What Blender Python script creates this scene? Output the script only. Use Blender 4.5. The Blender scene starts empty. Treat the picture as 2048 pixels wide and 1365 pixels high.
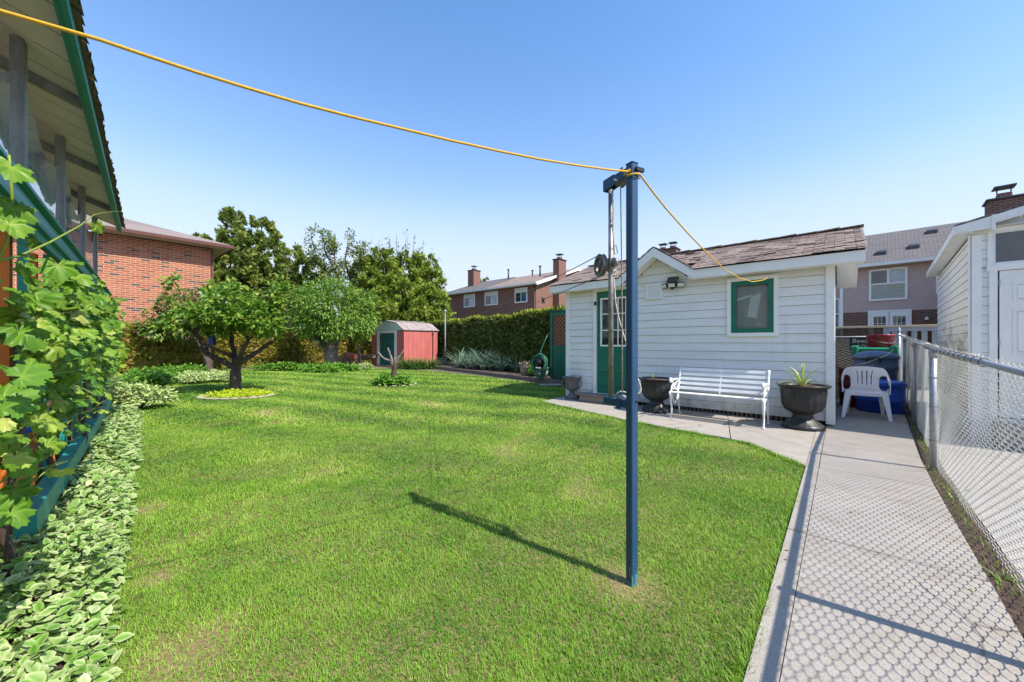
import bpy, math, random
import numpy as np
from mathutils import Vector, Matrix
random.seed(7); rng = np.random.default_rng(11)
S = bpy.context.scene
COL = S.collection
R = math.radians
# ------------------------------------------------------------------ camera
F, H, CX, HY = 760.0, 1.3, 1024.0, 686.0        # focal length (photo px), eye height, principal column, horizon row
cd = bpy.data.cameras.new("camera"); cam = bpy.data.objects.new("camera", cd); COL.objects.link(cam)
cam.location = (0, 0, H); cam.rotation_euler = (R(90), 0, 0)
cd.sensor_width = 36; cd.lens = F / 2048 * 36; cd.shift_y = (HY - 682.5) / 2048
cd.clip_start = 0.05; cd.clip_end = 2000
S.camera = cam
# ------------------------------------------------------------------ sky, sun, exposure
SUN_EL, SUN_AZ = R(51.5), math.atan2(.805, -.594)
W = bpy.data.worlds.new("World"); S.world = W; W.use_nodes = True
wn = W.node_tree.nodes; wl = W.node_tree.links
sky = wn.new("ShaderNodeTexSky"); sky.sky_type = 'NISHITA'; sky.sun_disc = False
sky.sun_elevation = SUN_EL; sky.sun_rotation = SUN_AZ; sky.altitude = 100; sky.air_density = 1.0; sky.dust_density = .5; sky.ozone_density = 2.2
hs_ = wn.new("ShaderNodeHueSaturation"); hs_.inputs["Saturation"].default_value = 1.2; wl.new(sky.outputs[0], hs_.inputs["Color"]); 
hz_tc = wn.new("ShaderNodeTexCoord"); hz_xyz = wn.new("ShaderNodeSeparateXYZ"); wl.new(hz_tc.outputs["Generated"], hz_xyz.inputs[0])   # pale haze low in the sky, all the way round
hz = wn.new("ShaderNodeValToRGB"); wl.new(hz_xyz.outputs[2], hz.inputs[0]); el_ = hz.color_ramp.elements; hz.color_ramp.interpolation = 'B_SPLINE'
for _ in range(4): el_.new(.5)
for e_, (p_, f_) in zip(el_, ((0, .97), (.18, .9), (.29, .56), (.38, .2), (.55, .06), (.75, .0))): e_.position = p_; e_.color = (f_, f_, f_, 1)
hm = wn.new("ShaderNodeMix"); hm.data_type = 'RGBA'; wl.new(hz.outputs[0], hm.inputs[0]); wl.new(hs_.outputs[0], hm.inputs[6]); hm.inputs[7].default_value = (2.62, 2.85, 3.2, 1)
wl.new(hm.outputs[2], wn["Background"].inputs[0]); wn["Background"].inputs[1].default_value = .15
sd = bpy.data.lights.new("sun", 'SUN'); sun = bpy.data.objects.new("sun", sd); COL.objects.link(sun)
sd.energy = 3.5; sd.angle = R(.5); sd.color = (1, .94, .84)
to_sun = Vector((.805 * math.cos(SUN_EL), -.594 * math.cos(SUN_EL), math.sin(SUN_EL)))
sun.rotation_euler = to_sun.to_track_quat('Z', 'Y').to_euler(); sun.location = to_sun * 40
S.view_settings.view_transform = 'Standard'; S.view_settings.look = 'None'
S.view_settings.exposure = 1.05; S.view_settings.gamma = 1
S.cycles.use_denoising = True
S.cycles.max_bounces = 8; S.cycles.transparent_max_bounces = 16
# ------------------------------------------------------------------ helpers
def G(x, y, z=0.0):                        # photo pixel -> point on the plane z
    Y = (H - z) * F / (y - HY); return Vector(((x - CX) / F * Y, Y, z))
def P(x, y, Y):                            # photo pixel at depth Y -> point
    return Vector(((x - CX) / F * Y, Y, H + (HY - y) / F * Y))
AXA = Vector((-.757, .653)); AXB = Vector((.653, .757))      # directions of the garden's right angles
ROT_S = math.atan2(-.653, .757); ROT_G = math.atan2(-.70, .714); ROT_P = math.atan2(.722, -.691)

def tag(o, label=None, cat=None, group=None, kind=None):
    if label: o['label'] = label
    if cat: o['category'] = cat
    if group: o['group'] = group
    if kind: o['kind'] = kind
    return o
def thing(name, label, cat, loc=(0, 0, 0), rz=0.0, group=None):
    o = bpy.data.objects.new(name, None); COL.objects.link(o); o.empty_display_size = .2
    o.location = loc; o.rotation_euler = (0, 0, rz); return tag(o, label, cat, group)

class MB:
    def __init__(s): s.v = []; s.f = []; s.m = []; s.sm = []; s.mi = 0; s.smooth = False
    def add(s, vs, fs):
        n = len(s.v); s.v += [tuple(v) for v in vs]
        for f in fs: s.f.append(tuple(i + n for i in f)); s.m.append(s.mi); s.sm.append(s.smooth)
        return s
    def box(s, x0, x1, y0, y1, z0, z1, bev=0.0):
        if x0 > x1: x0, x1 = x1, x0
        if y0 > y1: y0, y1 = y1, y0
        if z0 > z1: z0, z1 = z1, z0
        if bev <= 0:
            return s.add([(x0, y0, z0), (x1, y0, z0), (x1, y1, z0), (x0, y1, z0), (x0, y0, z1), (x1, y0, z1), (x1, y1, z1), (x0, y1, z1)],
                  [(0, 3, 2, 1), (4, 5, 6, 7), (0, 1, 5, 4), (1, 2, 6, 5), (2, 3, 7, 6), (3, 0, 4, 7)])
        b = min(bev, (x1 - x0) * .45, (y1 - y0) * .45, (z1 - z0) * .45)
        rings = []
        for (z, i) in ((z0, b), (z0 + b, 0), (z1 - b, 0), (z1, b)):
            X0, X1, Y0, Y1 = x0 + i, x1 - i, y0 + i, y1 - i
            rings += [(X0 + b, Y0, z), (X1 - b, Y0, z), (X1, Y0 + b, z), (X1, Y1 - b, z), (X1 - b, Y1, z), (X0 + b, Y1, z), (X0, Y1 - b, z), (X0, Y0 + b, z)]
        fs = [tuple(range(7, -1, -1)), tuple(range(24, 32))]
        for k in range(3):
            for j in range(8): fs.append((k * 8 + j, k * 8 + (j + 1) % 8, k * 8 + 8 + (j + 1) % 8, k * 8 + 8 + j))
        return s.add(rings, fs)
    def obox(s, p0, p1, w, h, up=(0, 0, 1), ext=0.0):     # a bar from p0 to p1, w wide and h high
        p0 = Vector(p0); p1 = Vector(p1); d = (p1 - p0).normalized(); p0 = p0 - d * ext; p1 = p1 + d * ext
        up = Vector(up); x = d.cross(up)
        if x.length < 1e-4: x = d.cross(Vector((1, 0, 0)))
        x.normalize(); u = x.cross(d); x *= w / 2; u *= h / 2
        vs = [p + a * x + b * u for p in (p0, p1) for a, b in ((-1, -1), (1, -1), (1, 1), (-1, 1))]
        return s.add(vs, [(0, 1, 2, 3), (7, 6, 5, 4), (0, 4, 5, 1), (1, 5, 6, 2), (2, 6, 7, 3), (3, 7, 4, 0)])
    def prism(s, pts, ax, d0, d1):            # polygon in the two other axes, extruded along ax
        def mk(p, d): return {0: (d, p[0], p[1]), 1: (p[0], d, p[1]), 2: (p[0], p[1], d)}[ax]
        n = len(pts); vs = [mk(p, d0) for p in pts] + [mk(p, d1) for p in pts]
        return s.add(vs, [tuple(range(n - 1, -1, -1)), tuple(range(n, 2 * n))] + [(i, (i + 1) % n, n + (i + 1) % n, n + i) for i in range(n)])
    def slab(s, pts, t):                     # any planar polygon, thickened by vector t
        n = len(pts); t = Vector(t); pts = [Vector(p) for p in pts]
        return s.add(pts + [p + t for p in pts], [tuple(range(n - 1, -1, -1)), tuple(range(n, 2 * n))] + [(i, (i + 1) % n, n + (i + 1) % n, n + i) for i in range(n)])
    def tube(s, pts, r, n=8, closed=False, cap=True):
        pts = [Vector(p) for p in pts]; k = len(pts)
        rr = r if isinstance(r, (list, tuple)) else [r] * k
        sm = s.smooth; s.smooth = True; vs = []; u = None
        for i, p in enumerate(pts):
            if closed: d = pts[(i + 1) % k] - pts[i - 1]
            else: d = pts[min(i + 1, k - 1)] - pts[max(i - 1, 0)]
            d.normalize()
            if u is None:
                u = d.cross(Vector((0, 0, 1)))
                if u.length < .05: u = d.cross(Vector((1, 0, 0)))
            u = (u - d * u.dot(d)).normalized(); w = d.cross(u)
            vs += [p + (u * math.cos(2 * math.pi * j / n) + w * math.sin(2 * math.pi * j / n)) * rr[i] for j in range(n)]
        fs = []
        for i in range(k if closed else k - 1):
            a, b = i * n, ((i + 1) % k) * n
            for j in range(n): fs.append((a + j, a + (j + 1) % n, b + (j + 1) % n, b + j))
        if cap and not closed: fs += [tuple(range(n - 1, -1, -1)), tuple(range((k - 1) * n, k * n))]
        s.add(vs, fs); s.smooth = sm; return s
    def lathe(s, prof, n=32, c=(0, 0, 0), mod=None, cap0=True, cap1=False):
        sm = s.smooth; s.smooth = True; vs = []; fs = []
        for i, (r, z) in enumerate(prof):
            for j in range(n):
                a = 2 * math.pi * j / n; q = r * (mod(i, a) if mod else 1)
                vs.append((c[0] + q * math.cos(a), c[1] + q * math.sin(a), c[2] + z))
        for i in range(len(prof) - 1):
            for j in range(n): fs.append((i * n + j, i * n + (j + 1) % n, (i + 1) * n + (j + 1) % n, (i + 1) * n + j))
        if cap0: fs.append(tuple(range(n - 1, -1, -1)))
        if cap1: fs.append(tuple(range((len(prof) - 1) * n, len(prof) * n)))
        s.add(vs, fs); s.smooth = sm; return s
    def build(s, name, mats, parent=None, loc=None, rz=None):
        me = bpy.data.meshes.new(name); me.from_pydata(s.v, [], s.f)
        for m in (mats if isinstance(mats, (list, tuple)) else [mats]): me.materials.append(m)
        me.polygons.foreach_set("material_index", s.m); me.polygons.foreach_set("use_smooth", s.sm); me.update()
        o = bpy.data.objects.new(name, me); COL.objects.link(o)
        if parent: o.parent = parent
        if loc is not None: o.location = loc
        if rz is not None: o.rotation_euler = (0, 0, rz)
        return o

def npmesh(name, V, polys, mat, parent=None, tint=None, smooth=False):     # V (n,3); polys: list of (m,k) int arrays
    me = bpy.data.meshes.new(name); V = np.ascontiguousarray(V, np.float32)
    me.vertices.add(len(V)); me.vertices.foreach_set("co", V.ravel())
    idx = np.concatenate([p.ravel() for p in polys]).astype(np.int32)
    cnt = np.concatenate([np.full(len(p), p.shape[1], np.int32) for p in polys])
    me.loops.add(len(idx)); me.loops.foreach_set("vertex_index", idx)
    me.polygons.add(len(cnt)); me.polygons.foreach_set("loop_start", np.concatenate([[0], np.cumsum(cnt)[:-1]]).astype(np.int32))
    if smooth: me.polygons.foreach_set("use_smooth", np.ones(len(cnt), bool))
    if tint is not None:
        at = me.attributes.new("tint", 'FLOAT', 'POINT'); at.data.foreach_set("value", np.ascontiguousarray(tint, np.float32))
    me.update(calc_edges=True); me.materials.append(mat)
    o = bpy.data.objects.new(name, me); COL.objects.link(o)
    if parent: o.parent = parent
    return o
def norm(a): return a / np.maximum(np.linalg.norm(a, axis=-1, keepdims=True), 1e-9)
def frames(d, n):                          # leaf axis d (local y), face normal ~n (local z)
    d = norm(d); x = norm(np.cross(d, n)); z = np.cross(x, d); return np.stack([x, d, z], axis=-1)
def scatter(name, tmpl, pos, Rm, sc, mat, parent=None, tint=None, smooth=False, vt=None):
    tv, tf = tmpl; tv = np.asarray(tv, float); N = len(pos); k = len(tv)
    sc = np.asarray(sc, float); sc = sc[:, None] * np.ones((1, 3)) if sc.ndim == 1 else sc
    V = np.einsum('nij,nkj->nki', Rm, tv[None] * sc[:, None, :]) + pos[:, None, :]
    off = (np.arange(N) * k)[:, None]; by = {}
    for f in tf: by.setdefault(len(f), []).append(f)
    polys = [(off[:, :, None] + np.array(fs)[None]).reshape(-1, n) for n, fs in by.items()]
    t = rng.random(N) if tint is None else tint
    tt = np.repeat(t, k) if vt is None else np.clip(t[:, None] + np.asarray(vt)[None], 0, 1).ravel()
    return npmesh(name, V.reshape(-1, 3), polys, mat, parent, tt, smooth)
LEAF = ([(0, 0, 0), (-.26, .42, .07), (0, 1, -.06), (.26, .42, .07), (0, .5, 0)], [(0, 4, 1), (4, 2, 1), (0, 3, 4), (3, 2, 4)])
LEAF2 = ([(0, 0, 0), (-.3, .45, .08), (0, 1, -.04), (.3, .45, .08)], [(0, 3, 2), (0, 2, 1)])
NARROW = ([(0, 0, 0), (-.15, .45, .03), (0, 1, -.16), (.15, .45, .03), (0, .5, -.01)], [(0, 4, 1), (4, 2, 1), (0, 3, 4), (3, 2, 4)])
SPRAY = ([(0, 0, 0), (-.3, .35, .02), (-.17, .45, 0), (-.24, .8, -.04), (0, .62, 0), (.05, 1, -.06), (.13, .6, 0), (.32, .72, -.05), (.2, .3, .02)], [(0, 2, 1), (0, 4, 3, 2), (0, 6, 5, 4), (0, 8, 7, 6)])
BLADE = ([(-.5, 0, 0), (.5, 0, 0), (-.36, .55, .06), (.36, .55, .06), (0, 1, .3)], [(0, 1, 3, 2), (2, 3, 4)])
def strap(n=5, bend=.9):
    v = []; f = []
    for i in range(n + 1):
        t = i / n; w = .5 * (1 - t) ** .6 + .02; a = t * bend
        v += [(-w, math.sin(a) / bend * 1.0 if bend else t, 0), (w, 0, 0)]
        y = (math.sin(a) / bend); z = -(1 - math.cos(a)) / bend
        v[-2] = (-w, y, z); v[-1] = (w, y, z)
        if i: k = 2 * i; f.append((k - 2, k - 1, k + 1, k))
    return (v, f)
def grape():
    lobes = [(90, 1.0), (38, .86), (142, .86), (-14, .66), (194, .66)]; out = []
    for a in range(-62, 243, 7):
        r = max(L * max(0, 1 - ((a - c) / 40.0) ** 2 * .62) for c, L in lobes); r = max(r, .44) * (1.05 if (a // 7) % 2 else .93)
        out.append((math.cos(R(a)) * r * .62, .3 + math.sin(R(a)) * r * .62))
    v = [(0, .3, -.05)]; n = len(out); f = []
    for i, (x, y) in enumerate(out): v.append((x * .5, .3 + (y - .3) * .5, .02 + .025 * math.sin(i * 1.3)))
    for i, (x, y) in enumerate(out): v.append((x, y, .03 * math.sin(i * .9) - .12 * (x * x + (y - .3) ** 2)))
    for i in range(n - 1): f += [(0, 1 + i, 2 + i), (1 + i, 1 + n + i, 2 + n + i, 2 + i)]
    return (v, f)
GRAPE = grape()
# a broad pointed leaflet with an inner blade and a rim (the rim takes the pale edge of variegated leaves)
# ------------------------------------------------------------------ materials
def nodes(name):
    m = bpy.data.materials.new(name); m.use_nodes = True; nt = m.node_tree; b = nt.nodes["Principled BSDF"]
    return m, nt, b
def N(nt, t, **kw):
    n = nt.nodes.new(t)
    for k, v in kw.items():
        if k.startswith('i_'): n.inputs[int(k[2:]) if k[2:].isdigit() else k[2:].replace('_', ' ')].default_value = v
        else: setattr(n, k, v)
    return n
def ramp(nt, src, stops, interp='LINEAR'):
    r = nt.nodes.new("ShaderNodeValToRGB"); e = r.color_ramp.elements; r.color_ramp.interpolation = interp
    while len(e) < len(stops): e.new(.5)
    for el, (p, c) in zip(e, stops): el.position = p; el.color = (*c, 1) if len(c) == 3 else c
    nt.links.new(src, r.inputs[0]); return r.outputs[0]
def noise(nt, vec, scale, detail=4, rough=.55):
    n = N(nt, "ShaderNodeTexNoise"); n.inputs["Scale"].default_value = scale; n.inputs["Detail"].default_value = detail; n.inputs["Roughness"].default_value = rough
    if vec is not None: nt.links.new(vec, n.inputs["Vector"])
    return n.outputs[0]
def mixc(nt, fac, a, b, mode='MIX'):
    m = N(nt, "ShaderNodeMix", data_type='RGBA', blend_type=mode)
    for s, x in ((m.inputs[0], fac), (m.inputs[6], a), (m.inputs[7], b)):
        if isinstance(x, (int, float)): s.default_value = x
        elif isinstance(x, tuple): s.default_value = (*x, 1)
        else: nt.links.new(x, s)
    return m.outputs[2]
def bump(nt, b, h, strength=.3, dist=.01):
    n = N(nt, "ShaderNodeBump"); n.inputs["Strength"].default_value = strength; n.inputs["Distance"].default_value = dist
    nt.links.new(h, n.inputs["Height"]); nt.links.new(n.outputs[0], b.inputs["Normal"])
def coord(nt): return N(nt, "ShaderNodeTexCoord").outputs["Object"]
def stretch(nt, vec, s):
    m = N(nt, "ShaderNodeMapping"); m.inputs["Scale"].default_value = s; nt.links.new(vec, m.inputs[0]); return m.outputs[0]
def mat(name, c, rough=.6, var=.18, scale=6, bmp=.15, metal=0.0, sp=.4, st=(1, 1, 1), c2=None, dist=.006):
    m, nt, b = nodes(name); v = stretch(nt, coord(nt), st); n1 = noise(nt, v, scale, 5, .62); n2 = noise(nt, v, scale * 9, 3)
    lo = tuple(x * (1 - var) for x in c) if c2 is None else c2; hi = tuple(min(1, x * (1 + var)) for x in c)
    col = ramp(nt, n1, [(.32, lo), (.68, hi)])
    col = mixc(nt, .25 * min(1, var * 3), col, ramp(nt, n2, [(.3, tuple(x * .6 for x in c)), (.7, hi)]))
    nt.links.new(col, b.inputs["Base Color"]); b.inputs["Roughness"].default_value = rough; b.inputs["Metallic"].default_value = metal
    b.inputs["Specular IOR Level"].default_value = sp
    if bmp: bump(nt, b, n2, bmp, dist)
    return m
def leafmat(name, stops, trans=.32, rough=.5, patch=None):
    m, nt, b = nodes(name); a = N(nt, "ShaderNodeAttribute", attribute_name="tint"); col = ramp(nt, a.outputs["Fac"], stops)
    if patch:
        n = noise(nt, coord(nt), patch[0], 4, .6)
        col = mixc(nt, ramp(nt, n, [(.38, (0, 0, 0)), (.66, (patch[2],) * 3)]), col, patch[1])
    nt.links.new(col, b.inputs["Base Color"]); b.inputs["Roughness"].default_value = rough; b.inputs["Specular IOR Level"].default_value = .35
    t = N(nt, "ShaderNodeBsdfTranslucent"); nt.links.new(mixc(nt, .6, col, (.25, .45, .03), 'ADD') if False else col, t.inputs[0])
    mx = N(nt, "ShaderNodeMixShader"); mx.inputs[0].default_value = trans
    nt.links.new(b.outputs[0], mx.inputs[1]); nt.links.new(t.outputs[0], mx.inputs[2]); nt.links.new(mx.outputs[0], nt.nodes["Material Output"].inputs[0])
    return m
def brickmat(name, stops, mortar, bw=.215, bh=.075, ms=.012, bumpk=.4):
    m, nt, b = nodes(name); sx = N(nt, "ShaderNodeSeparateXYZ"); nt.links.new(coord(nt), sx.inputs[0])
    ad = N(nt, "ShaderNodeMath", operation='ADD'); nt.links.new(sx.outputs[0], ad.inputs[0]); nt.links.new(sx.outputs[1], ad.inputs[1])
    cb = N(nt, "ShaderNodeCombineXYZ"); nt.links.new(ad.outputs[0], cb.inputs[0]); nt.links.new(sx.outputs[2], cb.inputs[1])
    t = N(nt, "ShaderNodeTexBrick"); nt.links.new(cb.outputs[0], t.inputs["Vector"])
    t.inputs["Scale"].default_value = 1; t.inputs["Brick Width"].default_value = bw; t.inputs["Row Height"].default_value = bh; t.inputs["Mortar Size"].default_value = ms
    t.inputs["Mortar Smooth"].default_value = .2; t.inputs["Color1"].default_value = (0, 0, 0, 1); t.inputs["Color2"].default_value = (1, 1, 1, 1); t.inputs["Mortar"].default_value = (.5, .5, .5, 1)
    col = ramp(nt, t.outputs[0], stops); n = noise(nt, coord(nt), 3, 5, .7)
    col = mixc(nt, ramp(nt, n, [(.35, (0, 0, 0)), (.75, (.3,) * 3)]), col, tuple(x * .55 for x in stops[0][1]))
    col = mixc(nt, t.outputs["Fac"], col, mortar)
    nt.links.new(col, b.inputs["Base Color"]); b.inputs["Roughness"].default_value = .85
    inv = N(nt, "ShaderNodeMath", operation='SUBTRACT'); inv.inputs[0].default_value = 1; nt.links.new(t.outputs["Fac"], inv.inputs[1]); bump(nt, b, inv.outputs[0], bumpk, .008)
    return m
def shinglemat(name, stops, sc=1.0):
    m, nt, b = nodes(name); sx = N(nt, "ShaderNodeSeparateXYZ"); nt.links.new(coord(nt), sx.inputs[0])
    cb = N(nt, "ShaderNodeCombineXYZ"); nt.links.new(sx.outputs[0], cb.inputs[0]); ml = N(nt, "ShaderNodeMath", operation='MULTIPLY'); ml.inputs[1].default_value = 2.3
    nt.links.new(sx.outputs[2], ml.inputs[0]); nt.links.new(ml.outputs[0], cb.inputs[1])
    t = N(nt, "ShaderNodeTexBrick"); nt.links.new(cb.outputs[0], t.inputs["Vector"]); t.inputs["Scale"].default_value = 1
    t.inputs["Brick Width"].default_value = .33 * sc; t.inputs["Row Height"].default_value = .15 * sc; t.inputs["Mortar Size"].default_value = .012
    t.inputs["Color1"].default_value = (0, 0, 0, 1); t.inputs["Color2"].default_value = (1, 1, 1, 1); t.inputs["Mortar"].default_value = (.5, .5, .5, 1)
    col = ramp(nt, t.outputs[0], stops); col = mixc(nt, ramp(nt, noise(nt, coord(nt), 60, 2), [(.3, (0, 0, 0)), (.7, (.4,) * 3)]), col, tuple(x * 1.35 for x in stops[-1][1]))
    col = mixc(nt, t.outputs["Fac"], col, tuple(x * .45 for x in stops[0][1])); nt.links.new(col, b.inputs["Base Color"]); b.inputs["Roughness"].default_value = .9
    return m
def tintmat(name, stops, rough=.85, sp=.3, bscale=60, bmp=.25):
    m, nt, b = nodes(name); a = N(nt, "ShaderNodeAttribute", attribute_name="tint"); col = ramp(nt, a.outputs["Fac"], stops)
    n = noise(nt, coord(nt), bscale, 3); col = mixc(nt, ramp(nt, n, [(.3, (0, 0, 0)), (.75, (.45,) * 3)]), col, tuple(x * .55 for x in stops[0][1]))
    nt.links.new(col, b.inputs["Base Color"]); b.inputs["Roughness"].default_value = rough; b.inputs["Specular IOR Level"].default_value = sp; bump(nt, b, n, bmp, .004); return m
def glassmat(name, ior=1.45, tintc=(.9, .95, .95), wav=0.0, wsc=3, rough=.02, boost=1.0):
    m, nt, b = nodes(name); nt.nodes.remove(b); tr = N(nt, "ShaderNodeBsdfTransparent"); tr.inputs[0].default_value = (*tintc, 1)
    gl = N(nt, "ShaderNodeBsdfGlossy"); gl.inputs["Roughness"].default_value = rough; fr = N(nt, "ShaderNodeFresnel"); fr.inputs[0].default_value = ior
    mx = N(nt, "ShaderNodeMixShader"); ml = N(nt, "ShaderNodeMath", operation='MULTIPLY', use_clamp=True); ml.inputs[1].default_value = boost
    nt.links.new(fr.outputs[0], ml.inputs[0]); nt.links.new(ml.outputs[0], mx.inputs[0]); nt.links.new(tr.outputs[0], mx.inputs[1]); nt.links.new(gl.outputs[0], mx.inputs[2]); nt.links.new(mx.outputs[0], nt.nodes["Material Output"].inputs[0])
    if wav:
        bp = N(nt, "ShaderNodeBump"); bp.inputs["Strength"].default_value = wav; bp.inputs["Distance"].default_value = .05
        nt.links.new(noise(nt, coord(nt), wsc, 2), bp.inputs["Height"]); nt.links.new(bp.outputs[0], gl.inputs["Normal"]); nt.links.new(bp.outputs[0], fr.inputs["Normal"])
    return m
M = {}
M['white'] = mat("white_paint", (.82, .8, .76), .5, .05, 4, .05)
M['trimgrey'] = mat("pale_grey_trim", (.82, .81, .77), .5, .06, 4, .05)
M['siding'] = mat("pale_vinyl_siding", (.77, .755, .72), .45, .08, 3, .05, st=(.4, .4, 3))
m = M['siding']; nt = m.node_tree; b = nt.nodes["Principled BSDF"]; c0_ = b.inputs["Base Color"].links[0].from_socket; v = coord(nt); sx = N(nt, "ShaderNodeSeparateXYZ"); nt.links.new(v, sx.inputs[0])   # splashed dirt low down, faint run marks
mr = N(nt, "ShaderNodeMapRange"); mr.inputs[1].default_value = .5; mr.inputs[2].default_value = .1; mr.inputs[3].default_value = -.2; mr.inputs[4].default_value = .22; nt.links.new(sx.outputs[2], mr.inputs[0])
ad = N(nt, "ShaderNodeMath", operation='ADD'); nt.links.new(noise(nt, stretch(nt, v, (1, 1, .6)), 7, 6, .7), ad.inputs[0]); nt.links.new(mr.outputs[0], ad.inputs[1])
c1_ = mixc(nt, ramp(nt, ad.outputs[0], [(.5, (0, 0, 0)), (.8, (.65,) * 3)]), c0_, (.33, .28, .21)); c2_ = mixc(nt, ramp(nt, noise(nt, stretch(nt, v, (5, 5, .25)), 2.2, 5, .65), [(.55, (0, 0, 0)), (.75, (.3,) * 3)]), c1_, (.5, .48, .42)); nt.links.new(c2_, b.inputs["Base Color"])
M['oldwhite'] = mat("weathered_white_paint", (.74, .74, .72), .55, .1, 5, .12)
M['gwhite'] = mat("garage_white_siding", (.76, .76, .74), .5, .06, 3, .06)
M['dark'] = mat("dark_gap", (.02, .02, .02), .9, .2, 6, 0)
M['green'] = mat("green_paint", (.012, .15, .09), .4, .15, 5, .08)
M['teal'] = mat("teal_green_paint", (.015, .2, .15), .45, .22, 9, .15, c2=(.03, .25, .21))
M['orange'] = mat("orange_stained_wood", (.6, .17, .02), .6, .3, 5, .2, st=(1, 1, .3))
M['blue'] = mat("dark_blue_paint", (.012, .052, .13), .35, .2, 14, .1, c2=(.018, .062, .135))
M['rust'] = mat("weathered_grey_pipe", (.3, .29, .27), .45, .35, 18, .2, metal=.5, c2=(.13, .1, .085))
M['steel'] = mat("galvanized_steel", (.34, .35, .37), .45, .2, 25, .15, metal=.35)
M['iron'] = mat("grey_iron", (.16, .15, .14), .5, .25, 25, .15, metal=.5)
M['rope'] = mat("white_cord", (.62, .58, .48), .8, .2, 60, .4, c2=(.3, .28, .24))
M['yrope'] = mat("yellow_rope", (.72, .42, .03), .6, .15, 90, .6)
M['black'] = mat("black_plastic", (.018, .018, .02), .45, .3, 12, .1)
M['urn'] = mat("charcoal_urn", (.026, .026, .027), .42, .35, 9, .12)
M['gurn'] = mat("weathered_grey_urn", (.13, .125, .12), .7, .4, 14, .3)
M['soil'] = mat("soil", (.1, .065, .045), .95, .5, 20, .8, c2=(.035, .022, .015), dist=.02)
M['mulch'] = mat("mulch", (.16, .085, .055), .95, .5, 25, .8, c2=(.05, .03, .02), dist=.02)
M['wood'] = mat("brown_step_wood", (.22, .17, .14), .7, .3, 4, .2, st=(.3, 2, 2))
M['palewood'] = mat("pale_wood", (.55, .42, .28), .7, .2, 5, .2, st=(.2, 1, 1))
M['timber'] = mat("grey_timber", (.17, .13, .11), .85, .35, 6, .4, st=(.4, 1, 1))
M['bark'] = mat("bark", (.085, .065, .05), .9, .45, 9, .8, st=(1, 1, .3), c2=(.035, .027, .022), dist=.02)
M['greybark'] = mat("grey_bark", (.2, .175, .15), .9, .35, 8, .7, st=(1, 1, .3), c2=(.085, .07, .06), dist=.02)
M['log'] = mat("log_wood", (.3, .2, .14), .85, .3, 8, .4)
M['stone'] = mat("pale_stone", (.36, .31, .25), .85, .2, 8, .4, dist=.02)
M['red'] = mat("faded_red_metal", (.5, .14, .12), .5, .12, 3, .06, st=(1, 1, .4))
M['shedteal'] = mat("blue_green_door_metal", (.015, .12, .115), .4, .15, 4, .05)
M['shedroof'] = mat("dusty_roof_metal", (.3, .24, .22), .7, .25, 4, .2)
M['palegable'] = mat("pale_green_white_metal", (.52, .6, .57), .5, .06, 4, .05)
M['vinyl_white'] = mat("white_resin", (.74, .74, .76), .35, .04, 4, .02)
M['bluebin'] = mat("bright_blue_plastic", (.01, .07, .42), .35, .12, 5, .04)
M['navy'] = mat("dusty_navy_plastic", (.05, .09, .19), .45, .25, 5, .06)
M['greenbin'] = mat("green_plastic", (.015, .26, .13), .4, .15, 6, .05)
M['redbin'] = mat("red_plastic", (.4, .02, .04), .35, .2, 6, .04)
M['dkred'] = mat("dark_red_plastic", (.13, .015, .02), .45, .2, 6, .04)
M['greywood'] = mat("grey_painted_boards", (.3, .32, .34), .7, .2, 5, .2, st=(3, 3, .4))
M['brownwood'] = mat("dark_brown_boards", (.09, .055, .035), .85, .4, 5, .25, st=(3, 3, .4))
M['wire'] = mat("white_coated_wire", (.66, .62, .54), .6, .15, 12, .1)
M['lattice'] = mat("terracotta_lattice", (.4, .17, .09), .7, .15, 8, .1)
M['hose'] = mat("green_garden_hose", (.03, .15, .1), .4, .15, 12, .05)
M['paleceramic'] = mat("pale_ceramic", (.55, .62, .62), .3, .08, 6, .03)
M['beigepot'] = mat("beige_pot", (.35, .31, .24), .6, .12, 6, .05)
M['darkbrick'] = brickmat("dark_brown_brick", [(0, (.1, .035, .025)), (1, (.2, .075, .055))], (.22, .17, .14))
M['redbrick'] = brickmat("red_brick_with_dark_bricks", [(0, (.34, .095, .052)), (.62, (.43, .14, .075)), (.76, (.28, .07, .042)), (.86, (.34, .09, .052)), (.885, (.07, .06, .062)), (1, (.045, .045, .055))], (.52, .37, .24), .36, .105, .011)
M['farbrick'] = brickmat("brown_red_brick", [(0, (.16, .06, .04)), (.6, (.22, .085, .055)), (1, (.13, .05, .04))], (.26, .17, .13))
M['shinglegrey'] = shinglemat("grey_shingles", [(0, (.1, .09, .09)), (1, (.15, .135, .135))], .8)
M['shinglebrown'] = shinglemat("brown_shingles", [(0, (.2, .145, .12)), (1, (.28, .21, .175))], .9)
M['shinglepale'] = shinglemat("pale_brown_shingles", [(0, (.19, .15, .135)), (1, (.26, .21, .19))], .9)
M['shingle'] = tintmat("pink_brown_shingle_tabs", [(0, (.4, .29, .235)), (.5, (.5, .375, .31)), (1, (.58, .46, .39))])
M['pinksiding'] = mat("dusty_pink_siding", (.5, .37, .335), .6, .06, 4, .05)
M['fasciabrown'] = mat("brown_fascia", (.11, .04, .03), .5, .15, 4, .05)
M['offwhite'] = mat("offwhite_soffit", (.62, .6, .52), .6, .1, 5, .05)
M['cream'] = mat("cream_boards", (.68, .66, .56), .6, .1, 3, .06)
M['greypost'] = mat("weathered_grey_wood", (.24, .25, .24), .8, .3, 8, .3, st=(1, 1, .25), c2=(.13, .15, .15))
M['beige'] = mat("beige_wall", (.4, .36, .26), .8, .12, 4, .1)
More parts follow.
